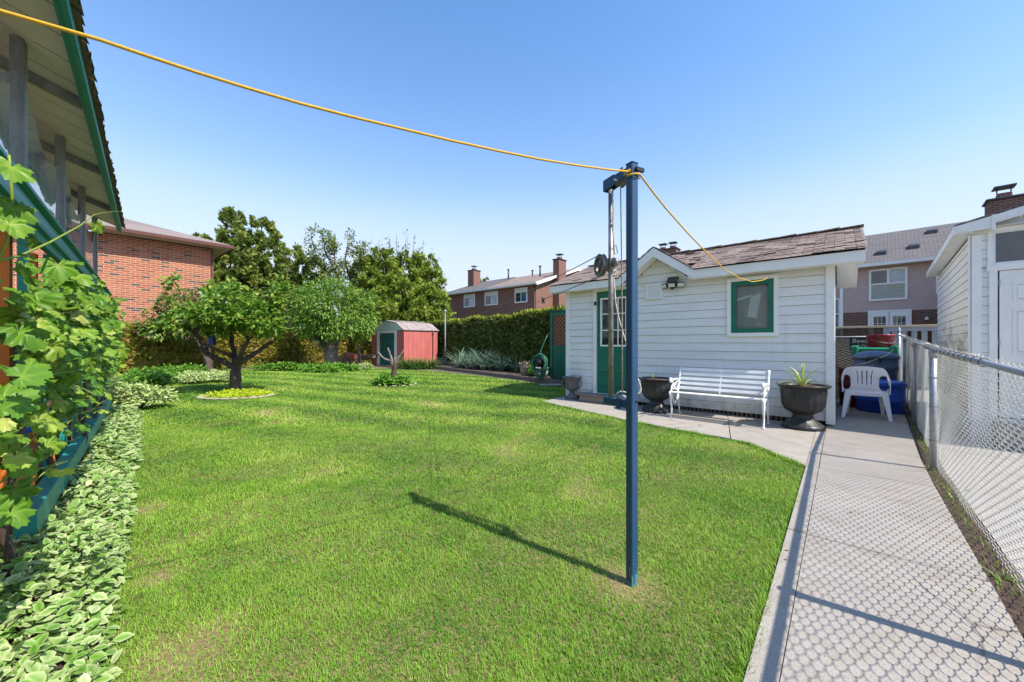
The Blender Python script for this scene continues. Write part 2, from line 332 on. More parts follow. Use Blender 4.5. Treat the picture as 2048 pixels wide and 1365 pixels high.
M['glass'] = glassmat("window_glass", 1.45, (.94, .96, .96), .06, 2, .02, 1.0)
M['vinyl'] = glassmat("clear_vinyl", 1.5, (.84, .86, .9), .025, 1.1, .02, 2.0)
m = M['vinyl']; nt = m.node_tree; out = nt.nodes["Material Output"]; sh = out.inputs[0].links[0].from_socket; tl = N(nt, "ShaderNodeBsdfTranslucent"); tl.inputs[0].default_value = (.8, .82, .86, 1); df = N(nt, "ShaderNodeBsdfDiffuse"); df.inputs[0].default_value = (.8, .82, .86, 1)
m1 = N(nt, "ShaderNodeMixShader"); nt.links.new(tl.outputs[0], m1.inputs[1]); nt.links.new(df.outputs[0], m1.inputs[2]); m2 = N(nt, "ShaderNodeMixShader"); nt.links.new(ramp(nt, noise(nt, stretch(nt, coord(nt), (1.2, 1, .7)), 2.2, 3), [(.3, (.12,) * 3), (.7, (.34,) * 3)]), m2.inputs[0])   # patchy pale haze put into the colour of the clear plastic, so the sheets show
nt.links.new(sh, m2.inputs[1]); nt.links.new(m1.outputs[0], m2.inputs[2]); nt.links.new(m2.outputs[0], out.inputs[0])
M['bluepane'] = mat("blue_window_pane", (.05, .1, .19), .06, .4, 2, 0, sp=1.0)
M['darkpane'] = mat("dark_window_pane", (.035, .04, .05), .06, .5, 2, 0, sp=1.0)
M['greypane'] = mat("grey_blind_pane", (.24, .27, .24), .15, .25, 3, 0, sp=.8, st=(1, 1, 9))
M['palepane'] = mat("pale_window_pane", (.3, .36, .42), .08, .3, 2, 0, sp=.9)
M['lamp'] = mat("flood_lens", (.62, .66, .56), .2, .05, 8, .03)
M['darkmetal'] = mat("dark_cap_metal", (.05, .05, .055), .5, .3, 8, .1, metal=.4)
M['bluefeeder'] = mat("blue_feeder", (.012, .035, .2), .4, .15, 8, .03)
M['seed'] = mat("seed_tube", (.5, .42, .2), .5, .2, 20, .05)
M['bottle'] = glassmat("clear_bottle", 1.4, (.75, .82, .85), .3, 8, .05, 1.2)
M['bluecap'] = mat("bright_blue_wrap", (.01, .08, .5), .35, .2, 8, .05)
M['terracotta'] = mat("terracotta_pot", (.45, .17, .06), .7, .2, 8, .1)
# ------ foliage
M['grass'] = leafmat("lawn_blades", [(0, (.06, .2, .012)), (.38, (.17, .36, .02)), (.74, (.31, .48, .05)), (1, (.54, .53, .18))], .3, .55, (1.3, (.3, .43, .06), .5))
M['peach'] = leafmat("peach_leaves", [(0, (.06, .16, .012)), (.6, (.14, .28, .022)), (1, (.3, .38, .05))], .38, .42)
M['fruit'] = leafmat("fruit_tree_leaves", [(0, (.07, .18, .018)), (.6, (.16, .3, .035)), (1, (.32, .42, .075))], .35, .45)
M['laurel'] = leafmat("reddish_leaves", [(0, (.08, .17, .02)), (.75, (.17, .27, .035)), (.9, (.35, .24, .12)), (1, (.42, .22, .16))], .3, .4)
M['cedar'] = leafmat("cedar_sprays", [(0, (.06, .105, .014)), (.5, (.15, .21, .03)), (1, (.36, .4, .08))], .32, .6)
M['cedar2'] = leafmat("juniper_sprays", [(0, (.09, .14, .012)), (.5, (.2, .28, .03)), (1, (.4, .47, .07))], .34, .6)
M['sparse'] = leafmat("sparse_tree_leaves", [(0, (.09, .15, .02)), (.6, (.18, .25, .04)), (1, (.28, .31, .08))], .3, .5)
M['hedge'] = leafmat("dark_hedge_sprays", [(0, (.06, .085, .012)), (.6, (.12, .155, .025)), (.95, (.2, .23, .045)), (1, (.4, .34, .14))], .28, .6)
M['hedgetop'] = leafmat("fresh_hedge_tips", [(0, (.24, .3, .02)), (1, (.42, .46, .03))], .35, .5)
M['bhedge'] = leafmat("browned_hedge_sprays", [(0, (.13, .17, .018)), (.5, (.28, .31, .035)), (.85, (.4, .35, .06)), (.95, (.52, .28, .1)), (1, (.6, .32, .16))], .36, .6, (.9, (.36, .21, .05), .25))
M['vari'] = leafmat("variegated_leaves", [(0, (.15, .28, .04)), (.5, (.34, .46, .13)), (.8, (.5, .58, .24)), (1, (.64, .67, .36))], .25, .5)
M['bush'] = leafmat("lush_green_leaves", [(0, (.06, .18, .012)), (.6, (.13, .3, .025)), (1, (.24, .42, .05))], .35, .45)
M['lime'] = leafmat("lime_creeper", [(0, (.33, .47, .015)), (1, (.62, .68, .03))], .35, .5)
M['leek'] = leafmat("blue_green_straps", [(0, (.14, .24, .15)), (.7, (.28, .4, .28)), (1, (.5, .58, .45))], .2, .45)
M['chive'] = leafmat("green_straps", [(0, (.06, .14, .025)), (1, (.16, .26, .05))], .3, .45)
M['spider'] = leafmat("striped_straps", [(0, (.2, .33, .04)), (.6, (.33, .42, .07)), (1, (.6, .58, .25))], .3, .45)
def vein_leaf(name, stops, trans):
    m = leafmat(name, stops, trans, .42); return m
M['vine'] = vein_leaf("grape_leaves", [(0, (.06, .18, .015)), (.4, (.16, .32, .025)), (.75, (.34, .46, .06)), (1, (.55, .56, .17))], .42)
M['stem'] = mat("green_stem", (.2, .27, .03), .5, .2, 20, .1)
M['vwood'] = mat("vine_wood", (.08, .055, .04), .9, .4, 12, .6)
# ------------------------------------------------------------------ the ground
def sheet(name, pts, z, m, label=None):
    b = MB(); b.add([(p[0], p[1], z) for p in pts], [tuple(range(len(pts)))]); return tag(b.build(name, m), kind='structure')
M['earth'] = mat("bare_ground", (.12, .11, .06), .95, .4, 1.2, .4)
sheet("ground", [(-300, -60), (300, -60), (300, 500), (-300, 500)], -.012, M['earth'])
LAWN_PX = [(262, 850), (262, 812), (290, 770), (330, 748), (430, 741), (560, 739), (640, 736), (740, 738), (860, 743), (1000, 758), (1125, 775)]
lawn_poly = [Vector((-.55, .45, 0)), G(200, 1365)] + [G(*p) for p in LAWN_PX] + [Vector((1.5, 9.3, 0)), G(1085, 806), G(1250, 843), G(1500, 890), G(1612, 938), Vector((.28, .75, 0)), Vector((-.1, .3, 0))]
# soil under the grass: brown where the lawn is thin
m, nt, b = nodes("lawn_soil"); n1 = noise(nt, coord(nt), 1.1, 4, .6); n2 = noise(nt, coord(nt), 45, 3)
col = mixc(nt, n1, (.13, .12, .04), (.17, .15, .05)); col = mixc(nt, ramp(nt, n2, [(.35, (0, 0, 0)), (.7, (.8,) * 3)]), col, (.3, .19, .1))
nt.links.new(col, b.inputs["Base Color"]); b.inputs["Roughness"].default_value = .95; bump(nt, b, n2, .6, .02); M['lawnsoil'] = m
sheet("lawn", [(p.x, p.y) for p in lawn_poly], 0, M['lawnsoil'])
# concrete
def concrete(name, c):
    m, nt, b = nodes(name); v = coord(nt); a = noise(nt, v, 1.3, 6, .65); g = noise(nt, v, 110, 2, .5); s = noise(nt, v, 5, 5, .7)
    col = ramp(nt, a, [(.3, tuple(x * .82 for x in c)), (.7, c)]); col = mixc(nt, ramp(nt, g, [(.28, (.65,) * 3), (.5, (0, 0, 0))]), col, tuple(x * .55 for x in c))
    col = mixc(nt, ramp(nt, s, [(.5, (0, 0, 0)), (.72, (.6,) * 3)]), col, tuple(x * k for x, k in zip(c, (.66, .6, .5))))
    nt.links.new(col, b.inputs["Base Color"]); b.inputs["Roughness"].default_value = .85; b.inputs["Specular IOR Level"].default_value = .25; 
    vo = N(nt, "ShaderNodeTexVoronoi", feature='DISTANCE_TO_EDGE'); vo.inputs["Scale"].default_value = .55; wv = N(nt, "ShaderNodeMix", data_type='RGBA'); wv.inputs[0].default_value = .16
    nz = N(nt, "ShaderNodeTexNoise"); nz.inputs["Scale"].default_value = 2.2; nz.inputs["Detail"].default_value = 6; nt.links.new(v, nz.inputs["Vector"]); nt.links.new(v, wv.inputs[6]); nt.links.new(nz.outputs[1], wv.inputs[7]); nt.links.new(wv.outputs[2], vo.inputs["Vector"])
    ck = ramp(nt, vo.outputs[0], [(.0, (.8,) * 3), (.004, (0, 0, 0))]); mk = N(nt, "ShaderNodeMath", operation='MULTIPLY'); nt.links.new(ck, mk.inputs[0]); nt.links.new(ramp(nt, noise(nt, v, .9, 2), [(.48, (0, 0, 0)), (.56, (1, 1, 1))]), mk.inputs[1])
    col = mixc(nt, mk.outputs[0], col, (.07, .06, .05)); nt.links.new(col, b.inputs["Base Color"])
    bump(nt, b, g, .5, .004); return m
M['conc'] = concrete("concrete", (.385, .345, .3)); M['conc2'] = concrete("pale_concrete", (.37, .34, .305))
PD = Vector((.655, .755, 0)); PN = Vector((.755, -.655, 0)); L1 = G(1612, 938); SHC = Vector((4.87, 5.78, 0))
def pathpt(s, w): return L1 + PD * s + PN * w
FD1 = Vector((.666, .746, 0)); FP0 = Vector((4.24, 3.81, 0)); FD2 = Vector((.695, .72, 0))
def fencept(t): return FP0 + (FD1 if t < 0 else FD2) * t
def inset(pts, g):                        # shrink a convex polygon so that the joints stay open
    c = sum(pts, Vector()) / len(pts); return [p + (c - p).normalized() * g for p in pts]
pb = MB()
def slabp(pts, z=.03, g=.006):
    pts = inset([Vector((p.x, p.y, 0)) for p in pts], g)
    a = sum((pts[i].x * pts[(i + 1) % len(pts)].y - pts[(i + 1) % len(pts)].x * pts[i].y) for i in range(len(pts)))
    if a < 0: pts = pts[::-1]
    inn = inset(pts, .006); n = len(pts)
    pb.add([(p.x, p.y, -.06) for p in pts] + [(p.x, p.y, z - .006) for p in pts] + [(p.x, p.y, z) for p in inn],
           [tuple(range(2 * n, 3 * n))] + [(k * n + i, k * n + (i + 1) % n, k * n + n + (i + 1) % n, k * n + n + i) for k in range(2) for i in range(n)])
ks = [-4.0, -1.76, 0.02, 1.2, 2.55, 4.4, 6.4, 8.6]
def wid(s):                                # from the kerb strip out to the fence
    p = pathpt(s, 0); best = min((fencept(t / 50) for t in range(-300, 500)), key=lambda q: abs((q - p).dot(PD))); return (best - p).dot(PN) - .07
for i in range(len(ks) - 1):
    s0, s1 = ks[i], ks[i + 1]
    if s0 < 2.5: slabp([pathpt(s0, 0), pathpt(s0, .1), pathpt(s1, .1), pathpt(s1, 0)], .034)
    slabp([pathpt(s0, .1), pathpt(s0, wid(s0)), pathpt(s1, wid(s1)), pathpt(s1, .1)])
wall_pt = lambda t, o=0: SHC + Vector((*AXA, 0)) * t - Vector((*AXB, 0)) * o
J = G(1461, 882); JW = wall_pt(1.42, -.05)
slabp([G(1085, 806), G(1250, 843), J, JW, wall_pt(4.9, -.05)], .03)
slabp([J, G(1500, 890), G(1612, 938), pathpt(2.5, 0), JW], .03)
tag(pb.build("path", M['conc']), kind='structure')
jb = MB(); 
sheet("path_base", [pathpt(-4, .02), pathpt(-4, wid(-4)), pathpt(0, wid(0)), pathpt(8.6, wid(8.6)), pathpt(8.6, 0), SHC, wall_pt(4.8, -.1), G(1100, 806), G(1250, 838), G(1500, 884), G(1606, 930)], .012, M['soil'])
fo = lambda t, o: fencept(t) + (Vector((.746, -.666, 0)) if t < 0 else Vector((.72, -.695, 0))) * o
sheet("driveway", [fo(-6, .07), fo(-6, 8), fo(0, 9), fo(9.5, 4), fo(9.5, .07), fo(0, .07)], .02, M['conc2'])
sheet("fence_strip", [fo(-6, -.08), fo(-6, .08), fo(0, .08), fo(9.5, .08), fo(9.5, -.08), fo(0, -.08)], .016, M['soil'])
# ------------------------------------------------------------------ lawn blades
def inside(px, py, poly):
    r = np.zeros(len(px), bool); n = len(poly)
    for i in range(n):
        x0, y0 = poly[i][0], poly[i][1]; x1, y1 = poly[(i + 1) % n][0], poly[(i + 1) % n][1]
        c = ((y0 > py) != (y1 > py)) & (px < (x1 - x0) * (py - y0) / ((y1 - y0) if y1 != y0 else 1e-9) + x0); r ^= c
    return r
def fbm(x, y, s, seed=0):
    q = np.random.default_rng(seed); o = np.zeros_like(x); a = 1
    for k in range(4):
        for _ in range(3):
            th = q.random() * 6.28; ph = q.random() * 6.28; f = s * 2 ** k * (.7 + .6 * q.random()); o += a * np.sin((x * math.cos(th) + y * math.sin(th)) * f + ph)
        a *= .55
    return o / 3.2
gp = []; gs = []; POLE = Vector((.647, 2.05, 0))
gw = []
for (y0, y1, dens, hh, ww) in ((.3, 2.2, 30000, .026, .003), (2.2, 3.6, 19000, .027, .0038), (3.6, 6, 9000, .03, .0055), (6, 10, 2900, .038, .0105), (10, 15, 1200, .042, .018), (15, 24, 560, .046, .028)):
    xs = [p.x for p in lawn_poly]; x0, x1 = min(xs), max(xs)
    x0 = max(x0, -1.6 * y1 - 1); x1 = min(x1, 1.6 * y1 + 1)
    n = int((x1 - x0) * (y1 - y0) * dens); px = rng.uniform(x0, x1, n); py = rng.uniform(y0, y1, n)
    k = inside(px, py, lawn_poly)
    d = np.hypot(px - POLE.x + .03, py - POLE.y); f = fbm(px, py, 2.2, 3)
    thin = np.exp(-(d / .2) ** 2) * .92
    for (bx, by, br) in ((-1.36, 1.6, .19), (-2.85, 2.95, .17), (-1.95, 2.1, .1)): thin = np.maximum(thin, np.exp(-(np.hypot(px - bx, py - by) / br) ** 2) * .78)
    thin = np.maximum(thin, np.clip(f - .75, 0, .5)); k &= rng.random(n) > thin
    px, py, f, thin = px[k], py[k], f[k], thin[k]
    gp.append(np.stack([px, py, np.zeros(len(px))], 1)); s = np.zeros((len(px), 3))
    g2 = fbm(px, py, 6, 9); hgt = hh * rng.uniform(.55, 1.25, len(px)) * (1 + .28 * g2) * (1 - .4 * thin)
    s[:, 0] = ww * rng.uniform(.7, 1.3, len(px)); s[:, 1] = hgt; s[:, 2] = hgt; gs.append(s)
    mow = 5 * np.sin((px * .45 + py * .9) * 2 * math.pi / 1.25 + 1.2 * fbm(px, py, .9, 31)) * np.clip((py - 2.5) / 4, 0, 1)
    gw.append(np.clip(rng.beta(2, 2.6, len(px)) * .62 + .16 * f + .13 * g2 + .12 * fbm(px, py, 15, 21) + .06 * mow + .6 * thin * rng.random(len(px)) + .05, 0, 1))
ep = [G(1085, 806), G(1250, 843), G(1500, 890), G(1612, 938), Vector((.28, .75, 0))]
for a_, c_, n in zip(ep[:-1], ep[1:], (900, 1500, 900, 5200)):
    f = rng.random(n) ** (.6 if n == 5200 else 1); nn = (c_ - a_).normalized(); q = np.array(a_)[None] + f[:, None] * np.array(c_ - a_)[None] + rng.normal(-.012, .016, n)[:, None] * np.array((-nn.y, nn.x, 0))[None] * (1 if True else 0)
    gp.append(q); hgt = rng.uniform(.025, .062, n) * (1 + .4 * fbm(q[:, 0], q[:, 1], 7, 4)); d_ = np.hypot(q[:, 0], q[:, 1]); gs.append(np.stack([.0035 * np.maximum(1, d_ / 3), hgt, hgt], 1)); gw.append(np.clip(rng.beta(2, 2, n), 0, 1))
n = 500; tt = rng.choice(np.linspace(-2.6, 4, 60), n) + rng.normal(0, .025, n); q = np.array([tuple(fo(t_, rng.normal(.0, .035))) for t_ in tt]); q[:, 2] = .016; k = rng.random(n) < .75      # tufts in the strip under the fence
gp.append(q); hgt = rng.uniform(.02, .07, n); gs.append(np.stack([np.full(n, .004), hgt, hgt], 1)); gw.append(rng.beta(2, 2, n))
gp = np.concatenate(gp); gs = np.concatenate(gs); gw = np.concatenate(gw); n = len(gp)
az = rng.uniform(0, 2 * math.pi, n); lean = rng.uniform(.1, .75, n)
d = np.stack([np.cos(az) * np.sin(lean), np.sin(az) * np.sin(lean), np.cos(lean)], 1); nr = np.stack([np.cos(az), np.sin(az), np.full(n, -.2)], 1)
tag(scatter("grass", BLADE, gp, frames(d, nr), gs, M['grass'], tint=gw), kind='stuff', label="mown green lawn with paler and darker patches", cat="grass")
def unit(v): return np.asarray(v, float) / np.linalg.norm(v)
SUNV = np.array(to_sun)
def rdir(n): return norm(rng.normal(size=(n, 3)))
# ------------------------------------------------------------------ building helpers
def siding(mb, x0, x1, z0, z1, openings=(), ex=.15, y=0.0, lap=.014, axis=0, top=None, start=None):
    """lapped boards on the plane y (axis 0: along x, facing -y; axis 1: along y, facing +x at x=y)"""
    z = z0 if start is None else start
    while z < z1 - 1e-4:
        b0, b1 = max(z, z0), min(z + ex, z1); cuts = sorted({b0, b1} | {c for o in openings for c in o[2:4] if b0 < c < b1})
        for c0, c1 in zip(cuts[:-1], cuts[1:]):
            if c1 == b1 and b1 < z1 - 1e-4: c1 -= .005
            segs = [(x0, x1)]
            if top: segs = top(c0, c1, x0, x1)
            for o in openings:
                if o[2] < c1 - 1e-4 and o[3] > c0 + 1e-4:
                    ns = []
                    for a, b in segs:
                        if o[0] > a: ns.append((a, min(b, o[0])))
                        if o[1] < b: ns.append((max(a, o[1]), b))
                    segs = [q for q in ns if q[1] - q[0] > 1e-4]
            for a, b in segs:
                l0 = lap * (1 - (c0 - z) / ex); l1 = lap * (1 - (c1 - z) / ex) * .15
                q = [(a, y - l0, c0), (b, y - l0, c0), (b, y - l1, c1), (a, y - l1, c1)]; u = [(a, y + .004, c0), (b, y + .004, c0), (b, y - l0, c0), (a, y - l0, c0)]
                if axis == 1: q = [(y + (y - p[1]), p[0], p[2]) for p in q]; u = [(y + (y - p[1]), p[0], p[2]) for p in u]
                if axis == 2: q = [(p[1], -p[0] + 0, p[2]) for p in q]; u = [(p[1], -p[0], p[2]) for p in u]
                mb.add(q, [(0, 1, 2, 3)])
                if c0 == b0: mb.add(u, [(0, 1, 2, 3)])
        z += ex
def frame_ring(mb, x0, x1, z0, z1, w, y0, y1, bottom=True):
    mb.box(x0, x0 + w, y0, y1, z0, z1); mb.box(x1 - w, x1, y0, y1, z0, z1); mb.box(x0 + w, x1 - w, y0, y1, z1 - w, z1)
    if bottom: mb.box(x0 + w, x1 - w, y0, y1, z0, z0 + w)
def simple_window(par, x0, x1, z0, z1, pane='darkpane', mull=(), fm='white', y=0.0, w=.07, trans=()):
    b = MB(); frame_ring(b, x0, x1, z0, z1, w, y - .05, y + .02)
    for q in mull: b.box(q - .025, q + .025, y - .04, y + .01, z0 + w, z1 - w)
    for q in trans: b.box(x0 + w, x1 - w, y - .035, y + .008, q - .03, q + .03)
    o = b.build("window", M[fm], par); c = MB(); c.box(x0 + w * .8, x1 - w * .8, y - .012, y + .005, z0 + w * .8, z1 - w * .8); c.build("pane", M[pane], o); return o
def tabs_roof(name, par, rows, x0, x1, p0, p1, m, tab=.3, jitter=1.0):
    """shingle tabs laid from the eave line (y,z)=p0 up to the ridge (y,z)=p1"""
    p0 = np.array(p0); p1 = np.array(p1); L = np.linalg.norm(p1 - p0); u = (p1 - p0) / L; nrm = np.array([-u[1], u[0]])
    if nrm[1] < 0: nrm = -nrm
    ex = L / rows; V = []; Q = []; T = []
    for r in range(rows):
        off = (r % 2) * tab / 2; x = x0 - off
        while x < x1:
            a, b = max(x + .004, x0), min(x + tab - .004, x1); x += tab
            if b - a < .02: continue
            lift = .016 + jitter * max(0, rng.normal(.004, .007)); s0 = r * ex - .012 * rng.random(); s1 = min((r + 1) * ex + .03, L); k = len(V)
            pa = p0 + u * s0 + nrm * lift; pb_ = p0 + u * s1 + nrm * .004; pc = p0 + u * s0 + nrm * (lift - .008)
            l2 = jitter * rng.normal(0, .004)
            V += [(a, *pa), (b, *(pa + nrm * l2)), (b, *pb_), (a, *pb_), (a, *pc), (b, *(pc + nrm * l2))]
            Q += [(k, k + 1, k + 2, k + 3), (k + 4, k + 5, k + 1, k), (k + 4, k, k + 3, k + 4)[:4], (k + 5, k + 2, k + 1, k + 5)[:4]]
            Q[-2:] = []
            T += [min(1, max(0, rng.normal(.5, .25)))] * 6
    return npmesh(name, np.array(V), [np.array(Q)], m, par, np.array(T))
# ------------------------------------------------------------------ the white shed
SW, SD_ = 4.72, 3.3
shed = thing("garden_shed", "pale sided shed with green door, green framed window and brown shingle roof", "shed", (SHC + Vector((*AXA, 0)) * SW).to_tuple(), ROT_S)
GX, GH = 2.106, .635                        # small front gable
def roofz(y): return 2.60 + (y + .25) * .4
wn_o = (3.307, 4.047, 1.41, 2.42); dr_o = (.685, 1.62, .17, 2.46)
wb = MB()
siding(wb, 0, SW, .1, 2.56, [wn_o, dr_o], .15)
def gtop(c0, c1, x0, x1):
    h = GH * max(0, 1 - (c1 - 2.52) / .56); return [(GX - h, GX + h)] if h > .03 else []
siding(wb, GX - GH, GX + GH, 2.56, 3.05, (), .15, top=gtop, start=2.5)
wb.box(0, SW, .012, .05, .1, 1.41); wb.box(0, dr_o[0], .012, .05, 1.41, 2.6); wb.box(dr_o[1], wn_o[0], .012, .05, 1.41, 2.6); wb.box(wn_o[1], SW, .012, .05, 1.41, 2.6); wb.box(dr_o[0], wn_o[1], .051, .06, 2.44, 2.6)
wb.prism([(GX - GH, 2.5), (GX + GH, 2.5), (GX, 3.04)], 1, .012, .05)
gp_ = [(.05, .1), (SD_, .1), (SD_, 2.62), (1.65, 3.33), (.05, 2.68)]
wb.prism(gp_, 0, 0, .04); wb.prism(gp_, 0, SW - .04, SW); wb.box(.04, SW - .04, SD_ - .04, SD_, .1, 2.6)
for k in range(17): wb.box(SW, SW + .012, .05, SD_, .1 + k * .15, .11 + k * .15); wb.box(-.012, 0, .05, SD_, .1 + k * .15, .11 + k * .15)
wb.build("wall", M['siding'], shed)
cb = MB(); cb.box(SW - .075, SW + .025, -.035, -.001, .06, 2.5); cb.box(SW + .001, SW + .035, -.001, .08, .06, 2.52); cb.build("corner_trim", M['trimgrey'], shed)
cb = MB(); cb.box(-.03, .07, -.035, -.001, .06, 2.5); cb.box(-.035, -.001, -.001, .08, .06, 2.52); cb.build("corner_trim", M['trimgrey'], shed)
kb = MB()
for a_, b_, c_, d_ in ((.06, SW - .06, .1, 1.41), (.06, dr_o[0], 1.41, 2.55), (dr_o[1], wn_o[0], 1.41, 2.55), (wn_o[1], SW - .06, 1.41, 2.55), (dr_o[0], wn_o[1], 2.45, 2.55)): kb.box(a_, b_, .006, .011, c_ + .002, d_ - .002)
kb.build("lap_shade", M['dark'], shed)  # dark sheet showing through the board gaps, painting the shade under each lap
kb = MB(); kb.box(.05, SW - .05, .06, SD_ - .06, .0, .1); kb.build("dark_base", M['dark'], shed)
bb = MB()
for k in range(40): bb.box(1.75 + k * .07, 1.79 + k * .07, .03, .055, .01, .095)
bb.build("base_grille", M['timber'], shed)
# roof
E0, E1, RY, RZ_ = -.33, SW + .36, 1.65, 3.36
rf = MB(); z0 = 2.62; n_ = .035
rf.prism([(-.25, z0 - .03), (RY, RZ_ - .03), (2 * RY + .25, z0 - .03), (2 * RY + .25, z0), (RY, RZ_), (-.25, z0)], 0, E0, GX - GH - .02); 
rf.prism([(-.25, z0 - .03), (RY, RZ_ - .03), (2 * RY + .25, z0 - .03), (2 * RY + .25, z0), (RY, RZ_), (-.25, z0)], 0, GX + GH + .02, E1)
rf.prism([(.0, z0 + .07), (RY, RZ_ - .03), (2 * RY + .25, z0 - .03), (2 * RY + .25, z0), (RY, RZ_), (.0, z0 + .1)], 0, GX - GH - .02, GX + GH + .02)
ro = rf.build("roof", M['dark'], shed)
tabs_roof("shingles", ro, 18, E0 - .03, GX - GH, (-.29, z0), (RY, RZ_), M['shingle'], tab=.25, jitter=.5); tabs_roof("shingles", ro, 18, GX + GH, E1 + .03, (-.29, z0), (RY, RZ_), M['shingle'], tab=.25, jitter=.6)
tabs_roof("shingles", ro, 12, GX - GH, GX + GH, (.15, z0 + .165), (RY, RZ_), M['shingle'])
tabs_roof("shingles", ro, 14, E0, E1, (2 * RY + .29, z0), (RY, RZ_), M['shingle'])
cp = MB()
for k in range(17): cp.obox((E0 - .02 + k * .32, RY, RZ_ + .012), (E0 + k * .32 + .34, RY, RZ_ + .02 + .01 * (k % 2)), .24, .014)
cp.build("ridge_cap", M['shinglebrown'], ro)
# small gable roof: two slopes running back into the main slope
AP = 3.10
gr = MB(); gs_ = MB()
for sgn in (-1, 1):
    e = (GX + sgn * (GH + .06), 2.6); a = (GX, AP)
    yb_e = .02; yb_a = (AP - 2.62) / .377 - .25
    q = [(e[0], -.28, e[1]), (a[0], -.28, a[1]), (a[0], yb_a, a[1]), (e[0], yb_e, e[1])]
    if sgn > 0: q = q[::-1]
    gr.slab(q, (0, 0, .03))
    for r in range(6):                      # shingle courses on the small slopes
        for c in range(5):
            f0, f1 = r / 6, (r + 1.15) / 6; y0 = -.3 + c * .3; ymax = yb_e + (yb_a - yb_e) * f0
            if y0 > ymax: continue
            y1 = min(y0 + .292, ymax); l = .045 + max(0, rng.normal(.004, .006))
            pA = (e[0] + (a[0] - e[0]) * f0, e[1] + (a[1] - e[1]) * f0 + l); pB = (e[0] + (a[0] - e[0]) * min(f1, 1), e[1] + (a[1] - e[1]) * min(f1, 1) + .034)
            gs_.slab([(pA[0], y0, pA[1]), (pA[0], y1, pA[1]), (pB[0], y1, pB[1]), (pB[0], y0, pB[1])][::sgn], (0, 0, .008))
gr.build("gable_roof", M['dark'], ro); gs_.build("gable_shingles", M['shinglebrown'], ro)
fb = MB(); FZ0, FZ1 = 2.46, 2.612
fb.box(E0, GX - GH + .02, -.262, -.235, FZ0, FZ1); fb.box(GX + GH - .02, E1, -.262, -.235, FZ0, FZ1)
for sgn in (-1, 1):
    x0, x1 = GX + sgn * (GH + .07), GX
    fb.prism([(x0, FZ0 - .005), (x0, FZ1 + .008), (x1, AP + .02), (x1, AP - .15)][::sgn], 1, -.29, -.263)
for (xe) in (E0, E1 - .025):                # rake boards on the two ends
    fb.prism([(-.25, 2.47), (RY, 3.21), (2 * RY + .25, 2.47), (2 * RY + .25, 2.6), (RY, 3.34), (-.25, 2.6)], 0, xe, xe + .025)
fb.build("fascia", M['white'], shed)
sf = MB(); sf.box(E0, GX - GH, -.236, -.02, 2.463, 2.475); sf.box(GX + GH, E1, -.236, -.02, 2.463, 2.475)
for a_, b_ in ((E0, -.036), (SW + .036, E1 - .026)): sf.prism([(-.02, 2.5), (RY, 3.16), (2 * RY + .2, 2.5), (2 * RY + .2, 2.51), (RY, 3.175), (-.02, 2.51)], 0, a_, b_)
for sgn in (-1, 1):
    sf.slab([(GX + sgn * (GH - .02), -.262, 2.475), (GX, -.262, AP - .13), (GX, -.02, AP - .13), (GX + sgn * (GH - .02), -.02, 2.475)][::-sgn], (0, 0, .012))
sf.build("soffit", M['white'], shed)
# window
w_ = MB(); x0, x1, z0, z1 = wn_o; frame_ring(w_, x0, x1, z0, z1, .06, -.045, .04); wo = w_.build("window", M['white'], shed)
w_ = MB(); frame_ring(w_, x0 + .06, x1 - .06, z0 + .06, z1 - .06, .075, -.03, .03); w_.build("sash", M['green'], wo)
w_ = MB(); w_.box(x0 + .13, x1 - .13, .008, .012, z0 + .13, z1 - .13); w_.build("pane", M['glass'], wo)
cu = MB(); M['net'] = mat("net_curtain", (.54, .52, .49), .9, .12, 2, .1, st=(9, 1, 1)); cu.box(x0 + .08, x1 - .08, .045, .048, z0 + .05, z1 - .05)
cu.build("net_curtain", M['net'], wo)
cu = MB(); cu.slab([(x0 + .34, .036, z1 - .33), (x1 - .24, .036, z1 - .27), (x1 - .31, .036, z0 + .3), (x0 + .29, .036, z0 + .34)][::-1], (0, .004, 0)); cu.slab([(x0 + .12, .03, z1 - .4), (x0 + .36, .03, z1 - .335), (x0 + .36, .03, z1 - .29), (x0 + .12, .03, z1 - .355)], (0, .004, 0)); cu.tube([(x1 - .24 + .05 * math.cos(a), .026, z0 + .22 + .05 * math.sin(a)) for a in [2.2 + .35 * k for k in range(12)]], .008, 6)
M['whiteshape'] = mat("white_shape", (.9, .89, .85), .8, .03, 6, .05); cu.build("white_shape", M['whiteshape'], wo)  # flat white shapes just behind the pane
# door
d_ = MB(); d_.box(dr_o[0], dr_o[0] + .075, -.04, .05, .2, 2.495); d_.box(dr_o[1] - .075, dr_o[1], -.04, .05, .2, 2.495); d_.box(dr_o[0] + .075, dr_o[1] - .075, -.04, .05, 2.415, 2.495); d_.box(dr_o[0], dr_o[1], -.06, .05, .165, .2)
d_.build("door_frame", M['white'], shed)
dx0, dx1 = .76, 1.545; d_ = MB(); gx0, gx1, gz0, gz1 = .845, 1.455, 1.22, 2.27
d_.box(dx0, gx0, .0, .04, .2, 2.415); d_.box(gx1, dx1, .0, .04, .2, 2.415); d_.box(gx0, gx1, .0, .04, .2, gz0); d_.box(gx0, gx1, .0, .04, gz1, 2.415); do = d_.build("door", M['green'], shed)
d_ = MB(); frame_ring(d_, gx0, gx1, gz0, gz1, .035, -.014, .02)
for k in (1, 2): d_.box(gx0 + k * .2033 - .011, gx0 + k * .2033 + .011, -.009, .016, gz0 + .035, gz1 - .035); 
for k in (1, 2): d_.box(gx0 + .035, gx1 - .035, -.008, .015, gz0 + k * .35 - .011, gz0 + k * .35 + .011)
d_.build("window_grille", M['white'], do)
